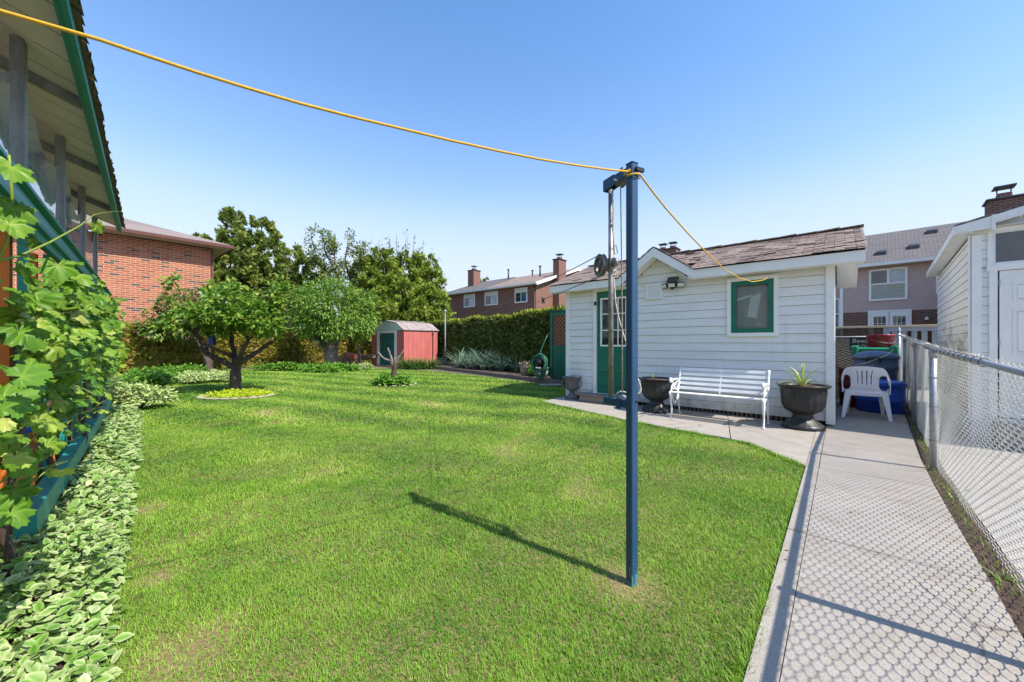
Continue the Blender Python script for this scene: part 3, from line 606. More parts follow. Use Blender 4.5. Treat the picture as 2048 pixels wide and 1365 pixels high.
d_ = MB(); d_.box(gx0 + .02, gx1 - .02, .018, .022, gz0 + .02, gz1 - .02); d_.build("pane", M['glass'], do)
d_ = MB(); d_.box(gx0, gx1, .12, .125, gz0, gz1); d_.build("curtain", M['greypane'], do)
for k in (0, 1):
    d_ = MB(); a = .845 + k * .325; d_.box(a, a + .285, -.012, .0, .36, .58, .011); d_.box(a, a + .285, -.012, .0, .66, 1.1, .011); d_.build("panel", M['green'], do)
d_ = MB(); d_.lathe([(.0, 0), (.022, .002), (.012, .02), (.027, .035), (.03, .05), (.02, .065), (0, .07)], 14); 
ho = d_.build("handle", M['steel'], do); ho.rotation_euler = (R(90), 0, 0); ho.location = (1.5, 0, 1.12)
d_ = MB(); d_.box(.735, .775, -.1, -.041, 2.12, 2.2, .006); d_.build("door_closer", M['black'], shed)
d_ = MB(); frame_ring(d_, 1.87, 2.18, 2.165, 2.456, .03, -.05, .0); vo = d_.build("vent_cover", M['white'], shed)
d_ = MB(); d_.box(1.895, 2.155, -.035, -.016, 2.19, 2.43)
for k in range(5): d_.box(1.9, 2.15, -.039, -.035, 2.22 + k * .042, 2.228 + k * .042)
d_.build("vent_face", M['oldwhite'], vo)
fl = thing("flood_light", "black three headed flood light with tilted solar panel under the small gable", "light", shed.matrix_basis @ Vector((2.394, -.02, 2.4)), ROT_S)
b_ = MB(); b_.box(-.05, .05, -.09, .012, -.05, .05, .01); b_.build("body", M['black'], fl)
for k, a in ((-1, -32), (0, 0), (1, 32)):
    b_ = MB(); b_.box(-.075, .075, -.02, .02, -.045, .045, .012); o = b_.build("lamp_head", M['black'], fl); o.location = (k * .145, -.1 + .045 * abs(k), -.005); o.rotation_euler = (R(18), 0, R(a))
    b_ = MB(); b_.box(-.06, .06, -.026, -.0205, -.034, .034); b_.build("lens", M['lamp'], o)
b_ = MB(); b_.box(-.1, .1, -.075, .075, 0, .012); o = b_.build("solar_panel", M['darkpane'], fl); o.location = (0, -.05, .1); o.rotation_euler = (R(48), 0, 0)
b_ = MB(); b_.lathe([(.0, -.035), (.02, -.03), (.03, -.01), (.032, .0)], 14, cap1=True); o = b_.build("sensor", M['black'], fl); o.location = (0, -.07, -.055)
st = MB(); st.box(.0, 1.1, -.36, -.045, .0, .135, .006); st.box(-.03, 1.13, -.4, -.045, .136, .168, .008)
tag(st.build("door_step", M['wood'], None, (shed.matrix_basis @ Vector((.52, 0, .03))).to_tuple(), ROT_S), "weathered brown wooden box step below the green door", "step")
# ------------------------------------------------------------------ neighbour's garage on the right
gar = thing("garage", "white sided garage with high dark window beside its door, behind the wire fence", "garage", (6.0, 4.96, .26), ROT_G); gar.scale = (.8, .8, .8)
m, nt, b = nodes("mossy_white_siding"); v = coord(nt); sx = N(nt, "ShaderNodeSeparateXYZ"); nt.links.new(v, sx.inputs[0])
n1 = noise(nt, stretch(nt, v, (1, .8, 2.5)), 1.6, 6, .7)
mr = N(nt, "ShaderNodeMapRange"); mr.inputs[1].default_value = 2.4; mr.inputs[2].default_value = .8; mr.inputs[3].default_value = -.25; mr.inputs[4].default_value = .12; nt.links.new(sx.outputs[2], mr.inputs[0])
ad = N(nt, "ShaderNodeMath", operation='ADD'); nt.links.new(n1, ad.inputs[0]); nt.links.new(mr.outputs[0], ad.inputs[1])
col = mixc(nt, ramp(nt, ad.outputs[0], [(.42, (0, 0, 0)), (.66, (.85,) * 3)]), (.74, .74, .7), (.24, .25, .12)); nt.links.new(col, b.inputs["Base Color"]); b.inputs["Roughness"].default_value = .55; M['moss'] = m
GD = 5.5
w_ = MB(); w_.box(.02, .2, .005, .012, .1, 3.1); w_.build('lap_shade', M['timber'], gar)  # dark strip behind the boards, painted shade lines under the laps
w_ = MB(); siding(w_, 0, 6, .1, 3.2, [(.21, 3.0, 2.52, 3.06), (.26, 1.3, .1, 2.5)], .15)
w_.box(0, .21, .016, .06, .1, 3.2); w_.box(.21, 6, .016, .06, 3.06, 3.2); w_.box(1.3, 6, .016, .06, .1, 2.52); w_.box(3, 6, .016, .06, 2.52, 3.06); w_.box(.21, 1.3, .016, .06, 2.5, 2.52)
w_.prism([(0.02, 3.2), (6, 3.2), (3.1, 4.03)], 1, .0, .015)
w_.build("wall", M['gwhite'], gar)
w_ = MB(); siding(w_, -GD, 0, .12, 3.05, (), .15, axis=2); w_.box(.02, .06, .06, GD, .1, 3.05); w_.build("side_wall", M['moss'], gar)
w_ = MB(); w_.box(.0, 6, .0, .015, -.33, .11); w_.box(.0, .02, .02, GD, -.33, .12); w_.box(0.05, 6, GD - .04, GD, 0, 3.2); w_.build("base", M['oldwhite'], gar)
w_ = MB(); w_.box(-.02, .1, -.03, -.001, .05, 3.05); w_.box(-.035, -.001, -.03, .06, .05, 3.05); w_.box(.175, .26, -.032, -.001, .1, 2.44); w_.box(.15, 1.5, -.034, -.001, 2.44, 2.54); w_.box(.16, .21, -.03, .0, 2.54, 3.08); w_.box(-.02, 3, -.04, -.001, 3.06, 3.12); w_.build("trim", M['white'], gar)
w_ = MB(); w_.box(.28, 1.2, -.012, .03, .13, 2.43); do = w_.build("door", M['white'], gar)
for (a, c) in ((.13, .42), (.52, .81)):
    for (e, g) in ((.2, .9), (1.02, 1.72), (1.84, 2.14)):
        w_ = MB(); frame_ring(w_, .28 + a, .28 + c, e + .1, g + .1, .02, -.02, -.012); w_.box(.28 + a + .045, .28 + c - .045, -.022, -.012, e + .145, g + .055, .008); w_.build("panel", M['white'], do)
for z in (.45, 1.3, 2.25):
    w_ = MB(); w_.box(.265, .285, -.03, -.012, z - .05, z + .05); w_.tube([(.275, -.034, z - .05), (.275, -.034, z + .05)], .008, 8); w_.build("hinge", M['steel'], do)
w_ = MB(); w_.box(.2, .28, .02, .025, .1, 2.44); w_.build("door_gap", M['dark'], gar)
w_ = MB(); frame_ring(w_, .21, 3.0, 2.54, 3.06, .03, -.02, .015); wo = w_.build("window", M['oldwhite'], gar); w_ = MB(); w_.box(.24, 2.97, .0, .006, 2.57, 3.03); w_.build("pane", M['darkpane'], wo)
w_ = MB(); w_.box(.2, 1.5, -.45, -.02, -.33, .06, .01); w_.build("threshold", M['conc2'], gar)
sl = .27; ze = 3.20
w_ = MB(); w_.prism([(-.2, ze), (3.1, ze + 3.3 * sl), (6.4, ze), (6.4, ze + .03), (3.1, ze + 3.3 * sl + .03), (-.2, ze + .03)], 1, -.13, GD + .1); w_.build("roof", M['shinglegrey'], gar)
w_ = MB(); w_.prism([(-.18, ze - .11), (.2, ze - .1), (.2, ze + .4 * sl - .012), (-.18, ze + .004)], 1, -.15, -.105)
w_.prism([(.2, ze - .03), (3.1, ze + 3.3 * sl - .16), (3.1, ze + 3.3 * sl - .012), (.2, ze + .4 * sl - .012)], 1, -.15, -.105)
w_.box(.185, .225, -.158, -.15, ze - .13, ze + .105); w_.box(-.205, -.18, -.15, GD + .1, ze - .12, ze + .005); w_.box(-.18, .0, -.105, GD, ze - .115, ze - .1)
for x in (.0, .45, .72, 1.0): w_.box(x, x + .02, -.153, -.15, ze - .08 + max(0, x) * sl * .8, ze + .02 + x * sl)
w_.build("fascia", M['oldwhite'], gar)
w_ = MB(); w_.box(.22, 3.0, -.104, .0, 3.125, 3.135); w_.build("soffit", M['cream'], gar)
# ------------------------------------------------------------------ townhouses
def gable_house(name, label, loc, rz, wx0, wx1, dep, eave, ridge, wallm, roofm, over=.35, soff='offwhite', trimm='white'):
    t = thing(name, label, "house", loc, rz)
    b = MB(); b.box(wx0, wx1, 0, .2, -.2, eave); b.box(wx0, wx1, dep - .2, dep, -.2, eave); g = [(.2, -.2), (dep - .2, -.2), (dep - .2, eave), (dep / 2, ridge - .12), (.2, eave)]
    b.prism(g, 0, wx0, wx0 + .2); b.prism(g, 0, wx1 - .2, wx1); b.build("wall", M[wallm], t)
    r = (ridge - eave) / (dep / 2); ye = -over; z = eave - over * r
    b = MB(); b.prism([(ye, z), (dep / 2, ridge), (dep + over, z), (dep + over, z + .12), (dep / 2, ridge + .12), (ye, z + .12)], 0, wx0 - over, wx1 + over); ro = b.build("roof", M[roofm], t)
    b = MB(); b.box(wx0 - over, wx1 + over, ye - .11, ye - .002, z - .03, z + .11); b.build("gutter", M[trimm], t)
    b = MB(); b.box(wx0 - over + .03, wx1 + over - .03, ye, -.002, z - .035, z - .012); b.build("soffit", M[soff], t); return t, ro
def chimney(par, x0, x1, y0, y1, z0, z1, m='darkbrick', pots=2, nm="chimney"):
    b = MB(); b.box(x0, x1, y0, y1, z0, z1); c = b.build(nm, M[m], par)
    b = MB(); b.box(x0 - .06, x1 + .06, y0 - .06, y1 + .06, z1, z1 + .08, .02); b.build("chimney_cap", M['darkmetal'], c)
    for k in range(pots):
        cx = x0 + (x1 - x0) * (k + .5) / pots; b = MB(); b.box(cx - .16, cx + .16, (y0 + y1) / 2 - .16, (y0 + y1) / 2 + .16, z1 + .08, z1 + .27, .02); b.build("flue", M['farbrick'], c)
        b = MB(); b.box(cx - .24, cx + .24, (y0 + y1) / 2 - .24, (y0 + y1) / 2 + .24, z1 + .45, z1 + .5)
        for sx in (-.15, .15): b.box(cx + sx - .015, cx + sx + .015, (y0 + y1) / 2 - .015, (y0 + y1) / 2 + .015, z1 + .27, z1 + .45)
        b.build("rain_cap", M['darkmetal'], c)
    return c
th, ro = gable_house("townhouse", "dusty pink sided townhouse with french doors and grey roof beyond the back fence", (16.8, 17, 0), ROT_G, -1.5, 9, 7.2, 4.95, 6.85, 'darkbrick', 'shinglegrey')
w_ = MB(); siding(w_, -1.5, 9, 2.72, 4.95, (), .11, lap=.012); w_.build("pink_siding", M['pinksiding'], th)
wo = simple_window(th, -.61, .62, 3.2, 4.62, 'darkpane', (), y=-.015, w=.08, trans=(3.95,)); b = MB(); b.box(-.02, .06, -.055, .0, 3.98, 4.54); b.build("mullion", M['white'], wo)
b = MB(); b.box(.06, .54, -.03, -.02, 3.98, 4.53); b.build("pale_pane", M['palepane'], wo); b = MB(); b.box(-.53, .54, -.031, -.021, 3.28, 3.92); b.build("lower_pane", M['greypane'], wo)
simple_window(th, 1.45, 2.4, 3.35, 4.3, 'bluepane', (), y=-.015)
for k in (0, 1):
    x0 = -.56 + k * .62; b = MB(); b.box(x0, x0 + .6, -.05, .0, .5, 2.68); do = b.build("french_door", M['white'], th)
    b = MB(); b.box(x0 + .11, x0 + .5, -.056, -.0505, .9, 2.48); gl_ = b.build("pane", M['darkpane'], do)
    b = MB(); 
    for q in (1, 2): b.box(x0 + .11 + q * .13 - .008, x0 + .11 + q * .13 + .008, -.064, -.0565, .9, 2.48)
    for q in range(1, 5): b.box(x0 + .11, x0 + .5, -.0635, -.057, .9 + q * .316 - .008, .9 + q * .316 + .008)
    b.build("glazing_bars", M['white'], do)
b = MB(); frame_ring(b, -.64, .74, .42, 2.76, .075, -.06, .0); b.build("door_frame", M['white'], th)
for (x, yy) in ((-.2, .7), (.85, 1.0), (-1.0, 2.6), (1.5, 2.7)):
    z = 4.8 + (yy + .35) * .528 + .13; b = MB(); b.prism([(yy - .2, z - .13), (yy + .2, z + .09), (yy + .2, z + .15), (yy - .16, z + .02)], 0, x - .17, x + .17); b.build("roof_vent", M['darkmetal'], ro)
b = MB(); b.box(1.15, 1.22, -.16, -.0, 2.3, 2.4); b.lathe([(.03, 0), (.08, -.08)], 12, (1.18, -.12, 2.36)); b.build("wall_lamp", M['white'], th)
# neighbour unit just left of it
t2 = thing("townhouse", "townhouse unit with tall blue window, half hidden behind the shed's right end", "house", (16.8, 17, 0), ROT_G)
b = MB(); b.box(-4.6, -1.55, .25, .45, -.1, 4.6); b.box(-4.6, -4.4, .45, 6, -.1, 4.6); b.build("wall", M['pinksiding'], t2)
b = MB(); b.box(-1.62, -1.5, -.05, .25, 0, 4.4); b.build("white_post", M['white'], t2)
b = MB(); b.prism([(-.1, 4.5), (3.4, 6.3), (3.4, 6.4), (-.1, 4.62)], 0, -4.9, -1.7); b.build("roof", M['shinglegrey'], t2)
simple_window(t2, -2.4, -1.62, 1.9, 3.45, 'bluepane', (), y=.235, trans=(2.7,))
# brick chimney rising over the garage roof
hb = thing("brick_house", "house behind the garage of which only the wide brown chimney with two caps shows", "house", (15.85, 12.55, 0), ROT_G)
b = MB(); b.box(-.1, 5, .0, 4, -.1, 3.6); b.build("wall", M['darkbrick'], hb); b = MB(); b.prism([(-.2, 3.6), (2, 4.3), (4.2, 3.6)], 0, -.2, 5.2); b.build("roof", M['shinglegrey'], hb)
chimney(hb, .0, 1.5, .6, 1.3, 3.6, 6.12)
# house behind the shed, chimney only
h3, ro = gable_house("brick_house", "house hidden behind the shed, a brown chimney showing over the shed roof", (9.6, 24.3, 0), ROT_S, -1.2, 6, 6, 4.6, 6.0, 'farbrick', 'shinglegrey')
chimney(h3, -.75, .55, 1.0, 1.8, 4.5, 7.45, pots=2)
# row across the far hedge
h4, ro = gable_house("brick_townhouse", "long brown brick townhouse row with white windows beyond the hedge", (1.77, 28, 0), ROT_S, -10.5, 0, 11, 5.72, 7.45, 'farbrick', 'shinglebrown', over=.3)
b = MB(); b.slab([(-10.85, -.33, 5.72), (-4.9, -.33, 5.72), (-6.6, 5.5, 7.6), (-10.85, 5.5, 7.6)], (0, 0, .04)); b.build("grey_roof_half", M['shinglegrey'], ro)
for (a, c) in ((.8, 2.03), (3.82, 5.29), (6.47, 7.85)):
    wo = simple_window(h4, -c, -a, 4.35, 5.48, 'darkpane', (-(a + c) / 2,), w=.09); b = MB(); b.box(-(a + c) / 2 + .04, -a - .09, -.03, -.014, 4.45, 5.1); b.build("side_pane", M['bluepane' if a < 1 else 'palepane'], wo)
    b = MB(); b.box(-c + .05, -a - .05, -.07, -.05, 5.1, 5.46); b.build("blind_box", M['offwhite'], wo)
b = MB(); b.prism([(-.33, 5.5), (5.5, 7.38), (11.33, 5.5), (11.33, 5.74), (5.5, 7.6), (-.33, 5.74)], 0, .3, .34); b.build("rake_board", M['white'], h4)
chimney(h4, .0, .55, 2.2, 3.2, -.1, 7.75, 'farbrick', 1); chimney(h4, -10.2, -9.4, 2.6, 3.5, 5.9, 8.2, 'farbrick', 1)
b = MB(); b.tube([(-.08, -.06, 0), (-.08, -.06, 5.6)], .05, 8); b.build("downspout", M['fasciabrown'], h4)
for (x, y, hh) in ((-2.0, 3.2, .9), (-1.4, 4.6, .5), (-6.4, 4.2, 1.0), (-4.2, 5.0, .5)):
    b = MB(); z = 5.72 + y * .315; b.tube([(x, y, z), (x, y, z + hh)], .07, 8); b.lathe([(.07, 0), (.11, .03), (.11, .1), (0, .13)], 10, (x, y, z + hh)); b.build("vent_pipe", M['darkmetal'], ro)
wo = MB(); wo.box(-.0, .04, 4.0, 5.0, 4.2, 5.4); q = wo.build("window", M['white'], h4); wo = MB(); wo.box(.041, .05, 4.1, 4.9, 4.3, 5.3); wo.build("pane", M['greypane'], q)
h5, ro = gable_house("townhouse", "pale green roofed house mostly hidden behind the juniper tree", (-7.6, 36.5, 0), ROT_S, -6, -.6, 9, 5.9, 7.0, 'offwhite', 'palegable')
# brick house on the left
h6 = thing("brick_house", "orange red brick house wall with scattered dark bricks and brown eaves", "house", (-16.5, 21, 0), ROT_S + R(0))
b = MB(); b.box(-12, 0, -14, 0, -.2, 6.45); b.build("wall", M['redbrick'], h6)
b = MB(); b.slab([(-6, -7, 9.1), (.75, -14.8, 6.62), (.75, .75, 6.62)], (0, 0, .05)); b.slab([(-6, -7, 9.1), (.75, .75, 6.62), (-12.7, .75, 6.62)], (0, 0, .05)); b.build("roof", M['shinglepale'], h6)
b = MB(); b.box(.68, .8, -14.8, .75, 6.5, 6.66); b.box(-12.7, .68, .68, .8, 6.5, 6.66); b.build("fascia", M['fasciabrown'], h6)
b = MB(); b.box(.001, .679, -14.8, .679, 6.5, 6.515); b.box(-12, 0, .001, .67, 6.5, 6.515); b.build("soffit", M['offwhite'], h6)
b = MB(); b.box(.0, .06, -.12, -.02, 0, 6.4); b.build("downspout", M['fasciabrown'], h6)
b = MB(); b.box(.002, .05, -.64, -.38, 3.92, 4.14); b.build("wall_vent", M['palegable'], h6)
# ------------------------------------------------------------------ porch on the left (x runs away along the porch, y runs into the house)
por = thing("porch", "open porch with green beam, plank roof, clear vinyl sheets and orange and green posts", "porch", (-2.561, 1.834, 0), ROT_P)
POSTS = [-.74 + 1.6 * k for k in range(5)]
b = MB(); b.box(-2.2, 7.45, -.075, .045, 2.055, 2.085); b.slab([(-2.2, -.07, 2.085), (7.45, -.07, 2.085), (7.45, -.05, 2.2), (-2.2, -.05, 2.2)][::-1], (0, .03, 0)); b.box(-2.2, 7.45, -.085, .03, 2.2, 2.222); b.box(-2.2, 7.45, -.05, -.02, 1.99, 2.054); b.build("beam", M['teal'], por)
rl = MB(); 
for k in range(8): rl.box(.45 + k * .88, .45 + k * .88 + .872, -.11, -.02, .17 - .012 * (k % 2), .31 - .012 * (k % 2), .004)
rl.build("rail", M['teal'], por)
for t in POSTS:
    b = MB(); b.box(t - .045, t + .045, -.018, .02, 0, 2.05); b.build("green_post", M['teal'], por)
    b = MB(); b.box(t - .045 + .01, t + .045, .05, .1, 0, 2.05); b.build("orange_post", M['orange'], por)
    b = MB(); b.box(t - .045, t + .045, -.01, .05, 2.224, 3.24); b.build("upper_post", M['greypost'], por)
for t in [a + .8 for a in POSTS] + [7.3]:
    b = MB(); b.box(t - .03, t + .03, -.012, .02, .1, 2.0); b.build("green_slat", M['teal'], por); b = MB(); b.box(t - .03, t + .03, .05, .09, .1, 2.0); b.build("orange_slat", M['orange'], por)
rs = .36
b = MB(); T0, T1 = -2.2, 5.75; yo = -.25; zr = lambda y: 3.25 + y * rs
k = 0; t = T0
while t < T1:
    t2_ = min(t + .3, T1); b.slab([(t + .002, yo, zr(yo)), (t2_ - .02, yo, zr(yo)), (t2_ - .02, 2.9, zr(2.9)), (t + .002, 2.9, zr(2.9))][::-1], (0, 0, .02)); t += .3
b.build("plank_soffit", M['cream'], por)
b = MB(); b.slab([(T0, -.285, zr(-.285) + .05), (T1 + .03, -.285, zr(-.285) + .05), (T1 + .03, 2.95, zr(2.95) + .05), (T0, 2.95, zr(2.95) + .05)][::-1], (0, 0, .04)); b.build("roof", M['fasciabrown'], por)
b = MB(); x = T0
while x < T1:                               # ragged shingle edge
    b.slab([(x, -.3 - .02 * random.random(), zr(-.29) + .025 + .01 * random.random()), (x + .09, -.3 - .02 * random.random(), zr(-.29) + .02), (x + .09, -.15, zr(-.15) + .06), (x, -.15, zr(-.15) + .06)][::-1], (0, 0, .008)); x += .095
b.build("shingle_edge", M['shinglebrown'], por)
b = MB(); b.box(T0, T1 + .02, -.272, -.246, 3.09, 3.17); b.box(T0, T1 + .02, -.246, -.215, 3.11, 3.13); b.build("fascia", M['teal'], por)
for t in POSTS[:-1]:
    b = MB(); b.slab([(t + .42, -.21, zr(-.21) - .07), (t + .48, -.21, zr(-.21) - .07), (t + .48, 2.9, zr(2.9) - .07), (t + .42, 2.9, zr(2.9) - .07)][::-1], (0, 0, .066)); b.build("joist", M['greypost'], por)
b = MB()
for k in range(14): b.box(7.3, 7.33, .14 + k * .2, .335 + k * .2, .0, 2.04)
b.build("end_boards", M['brownwood'], por)
b = MB(); b.box(-3.5, 5.7, 2.9, 3.05, -.1, 4.4); b.build("house_wall", M['beige'], por); b = MB(); b.box(-3.5, 5.7, .2, 2.9, -.1, .05); b.build("porch_floor", M['timber'], por)
for k in range(len(POSTS) - 1):             # vinyl sheets with a sagging top edge
    a, c = POSTS[k] + .05, POSTS[k + 1] - .05
    if a > 5.6: continue
    n = 16; vs = []; fs = []; ph = k * 1.7
    for i in range(n + 1):
        f = i / n; ztop = 3.2 - .5 * (math.sin(f * 2.2 + .15) ** 1.5) + .12 * f + .03 * math.sin(9 * f + ph)
        for j in range(7):
            z = 2.2 + (ztop - 2.2) * j / 6; vs.append((a + (c - a) * f, .015 + .003 * math.sin(4 * f + z * 4 + ph) + .004 * (j / 6) * math.sin(7 * f + ph), z))
    for i in range(n):
        for j in range(6): fs.append((i * 7 + j, i * 7 + 7 + j, i * 7 + 8 + j, i * 7 + j + 1))
    b = MB(); b.smooth = True; b.add(vs, fs); b.build("vinyl_sheet", M['vinyl'], por)
# things stored behind the posts
def porch_pt(t, y, z): return (por.matrix_basis @ Vector((t, y, z))).to_tuple()
bt = thing("water_bottle", "large clear water bottle with bright blue wrap between the porch posts", "bottle", porch_pt(.75, .0, .55))
b = MB(); b.lathe([(.1, 0), (.13, .02), (.13, .1), (.122, .11), (.13, .13), (.13, .2), (.122, .21), (.13, .23), (.13, .3), (.06, .37), (.04, .4)], 24); b.build("body", M['bottle'], bt)
b = MB(); b.lathe([(.132, .2), (.135, .22), (.133, .3), (.07, .37), (.045, .41), (.0, .42)], 24); b.build("cap", M['bluecap'], bt)
for k, (t, y, z) in enumerate(((.45, .25, .05), (.9, .38, .05))):
    pt = thing("flower_pot", ("terracotta pot lying among the vines at the near porch post", "terracotta pot further inside the porch behind the water bottle")[k], "pot", porch_pt(t, y, z))
    b = MB(); b.lathe([(.1, 0), (.15, .26), (.17, .26), (.17, .32), (.15, .32), (.13, .2), (0, .2)], 20); b.build("body", M['terracotta'], pt)
cr = MB(); cr.box(-.11, .11, -.06, .14, 0, .5, .01); tag(cr.build("bottle_crate", M['orange'], None, porch_pt(.75, .02, .05), ROT_P), "orange brown wooden box holding the water bottle behind the porch posts", "box")
# ------------------------------------------------------------------ chain link fence along the path
def netting(name, p0, dirv, length, z0f, z1f, par, m, pitch=.054, r=.0019, sides=5, D=.0095, zp=.054, per=8):
    nw = int(length / pitch); A = pitch / 2 + .0035; V = []; Q = []; base = 0
    dirv = np.array((dirv[0], dirv[1], 0)); nv = np.array((-dirv[1], dirv[0], 0)); p0 = np.array((p0[0], p0[1], 0))
    th = np.arange(sides) * 2 * math.pi / sides
    for i in range(nw):
        s = (i + .5) * pitch; za = z0f(s); zb = z1f(s) + .012 * rng.random(); n = int((zb - za) / zp * per); ph = np.arange(n) * 2 * math.pi / per + (math.pi if i % 2 else 0)
        wob = .006 * np.sin(np.arange(n) * .05 + i * .3)
        z = za + zp * np.arange(n) / per
        pts = p0 + (s + A * np.sin(ph))[:, None] * dirv + (D * np.cos(ph) + wob)[:, None] * nv; pts[:, 2] = z
        tg = norm(np.gradient(pts, axis=0)); u = norm(np.cross(tg, np.array([0.3, .2, 1.0]))); w = np.cross(tg, u)
        ring = pts[:, None, :] + r * (np.cos(th)[None, :, None] * u[:, None, :] + np.sin(th)[None, :, None] * w[:, None, :])
        V.append(ring.reshape(-1, 3)); a = (np.arange(n - 1) * sides)[:, None] + base; j = np.arange(sides)[None]; j2 = (np.arange(sides) + 1)[None] % sides
        Q.append(np.stack([a + j, a + j2, a + sides + j2, a + sides + j], -1).reshape(-1, 4)); base += n * sides
    return npmesh(name, np.concatenate(V), [np.concatenate(Q)], m, par, smooth=True)
def rail_z(t): return 1.232 + .03 * t
T_A = -4.9; LEN1 = 4.9; LEN2 = 9.0
cf = thing("chain_link_fence", "white chain link fence with grey steel top rail along the concrete path", "fence", (0, 0, 0))
pa = fencept(T_A)
netting("netting", pa + Vector((.746, -.666, 0)) * .034, FD1, LEN1, lambda s: .02, lambda s: rail_z(s + T_A) + .035, cf, M['wire'])
netting("netting", FP0 + Vector((.72, -.695, 0)) * .034, FD2, LEN2, lambda s: .02, lambda s: rail_z(s) + .035, cf, M['wire'])
def f3(t, z, o=0): p = fo(t, o); return Vector((p.x, p.y, z))
b = MB(); b.tube([f3(t, rail_z(t), .0) for t in (T_A, -3, -1.5, 0, 2, 4, 6, 9.0)], .0185, 12); b.build("top_rail", M['steel'], cf)
for t in (-3.2, 0.0, 2.9, 6.0, 9.0):
    b = MB(); rr = .033 if t in (9.0,) else .027; zt = rail_z(t) - .02 if t < 9 else rail_z(t) + .1; b.tube([f3(t, -.05, -.012), f3(t, zt, -.012)], rr, 14)
    if t == 9.0: b.lathe([(.05, 0), (.05, .02), (.03, .04), (.035, .07), (.02, .1), (0, .11)], 12, f3(t, zt, -.012))
    else: b.lathe([(.033, -.06), (.033, 0), (.03, .02)], 12, f3(t, zt, -.012), cap1=True)
    b.build("post", M['steel'], cf)
for k in range(15):
    t = -1.9 + k * .2; b = MB(); c = f3(t, rail_z(t), .0); d = FD1 if t < 0 else FD2; nx = Vector((d.y, -d.x, 0))
    b.tube([c + nx * (.026 * math.cos(a)) + Vector((0, 0, .026 * math.sin(a))) + d * (.004 * a) for a in [q * .5 for q in range(13)]], .0032, 6); b.build("tie_wire", M['iron'], cf)
for z in (.32, .66, .95):
    b = MB(); c = f3(0, z, -.012); b.tube([c + Vector((.031 * math.cos(a), .031 * math.sin(a), .004 * math.sin(3 * a))) for a in [q * .45 for q in range(15)]], .003, 6); b.build("tie_wire", M['iron'], cf)
c0 = f3(9.0, 0, -.04)
cf2 = thing("chain_link_fence", "short diamond wire fence in front of the dark brown back fence", "fence", (0, 0, 0))
GA = Vector((-.714, .70, 0))
netting("netting", c0, GA, 2.6, lambda s: .05, lambda s: 1.5, cf2, M['wire'], pitch=.075, zp=.075, r=.0032, D=.006)
b = MB(); b.tube([c0 + Vector((0, 0, 1.47)), c0 + GA * 2.6 + Vector((0, 0, 1.47))], .018, 10); b.build("top_rail", M['steel'], cf2)
# sign wired to it
sg = thing("dog_sign", "dark board with hand scrawled white warning words on the wire fence", "sign", (c0 + GA * .66 + Vector((-.05, -.05, 1.12))).to_tuple(), ROT_G)
b = MB(); b.box(-.31, .31, -.008, .008, -.02, .33, .004); b.build("board", M['black'], sg)
def lettering(txt, size, par, loc, m, shear=.15, ext=.001, name="lettering", off=0.0):
    cu = bpy.data.curves.new(name, 'FONT'); cu.body = txt; cu.size = size; cu.shear = shear; cu.extrude = ext; cu.offset = off; cu.align_x = 'CENTER'; o = bpy.data.objects.new(name, cu); COL.objects.link(o); o.parent = par
    dg = bpy.context.evaluated_depsgraph_get(); me = bpy.data.meshes.new_from_object(o.evaluated_get(dg)); bpy.data.objects.remove(o)
    o = bpy.data.objects.new(name, me); COL.objects.link(o); o.parent = par; me.materials.clear(); me.materials.append(m)
    o.location = loc; o.rotation_euler = (R(90), 0, 0); return o
lettering("Beware", .165, sg, (-.01, -.012, .18), M['rope']); lettering("of Dog", .15, sg, (-.03, -.012, .02), M['rope'])
# cable along the foot of the fence
b = MB(); b.tube([f3(t, .035 + .012 * math.sin(t * 3), -.055 + .012 * math.sin(t * 2.3)) for t in np.linspace(.15, 4.6, 40)], .009, 8); tag(b.build("cable", M['black']), "thin black cable lying along the foot of the wire fence", "cable")
# back fence
fp = Vector((11.1, 10.3, 0))
bf = thing("wooden_fence", "back fence of dark brown boards with a pale wooden top beam", "fence", fp.to_tuple(), ROT_G)
b = MB(); b.box(-3.4, .42, -.05, .06, 1.73, 1.79, .004); b.build("top_beam", M['palewood'], bf)
b = MB(); b.box(-3.4, -.76, .0, .02, .0, 1.45); b.build("boards", M['brownwood'], bf)
b = MB()                                       # lattice strip
for k in range(60):
    x = -3.45 + k * .05; b.slab([(x, .0, 1.45), (x + .034, .0, 1.45), (x + .314, .0, 1.73), (x + .28, .0, 1.73)], (0, .006, 0)); b.slab([(x + .28, .007, 1.45), (x + .314, .007, 1.45), (x + .034, .007, 1.73), (x, .007, 1.73)], (0, .006, 0))
b.build("lattice_strip", M['brownwood'], bf)
gf = thing("wooden_fence", "grey painted back fence section with spaced vertical boards", "fence", (fp + Vector((0, 0, 0))).to_tuple(), ROT_G)
b = MB(); b.box(-.74, -.6, -.03, .06, 0, 1.725); b.box(-.6, .42, -.03, .02, 1.62, 1.725); b.box(-.6, .42, -.03, .02, .1, .2); b.box(.3, .42, -.03, .06, .2, 1.62); b.build("frame", M['greywood'], gf)
for k in range(5):
    b = MB(); b.box(-.57 + k * .19, -.46 + k * .19, -.01, .012, .2, 1.62); b.build("board", M['greywood'], gf)
b = MB(); b.box(-.7, .42, .07, .09, 0, 1.7); b.build("dark_backing", M['brownwood'], gf)
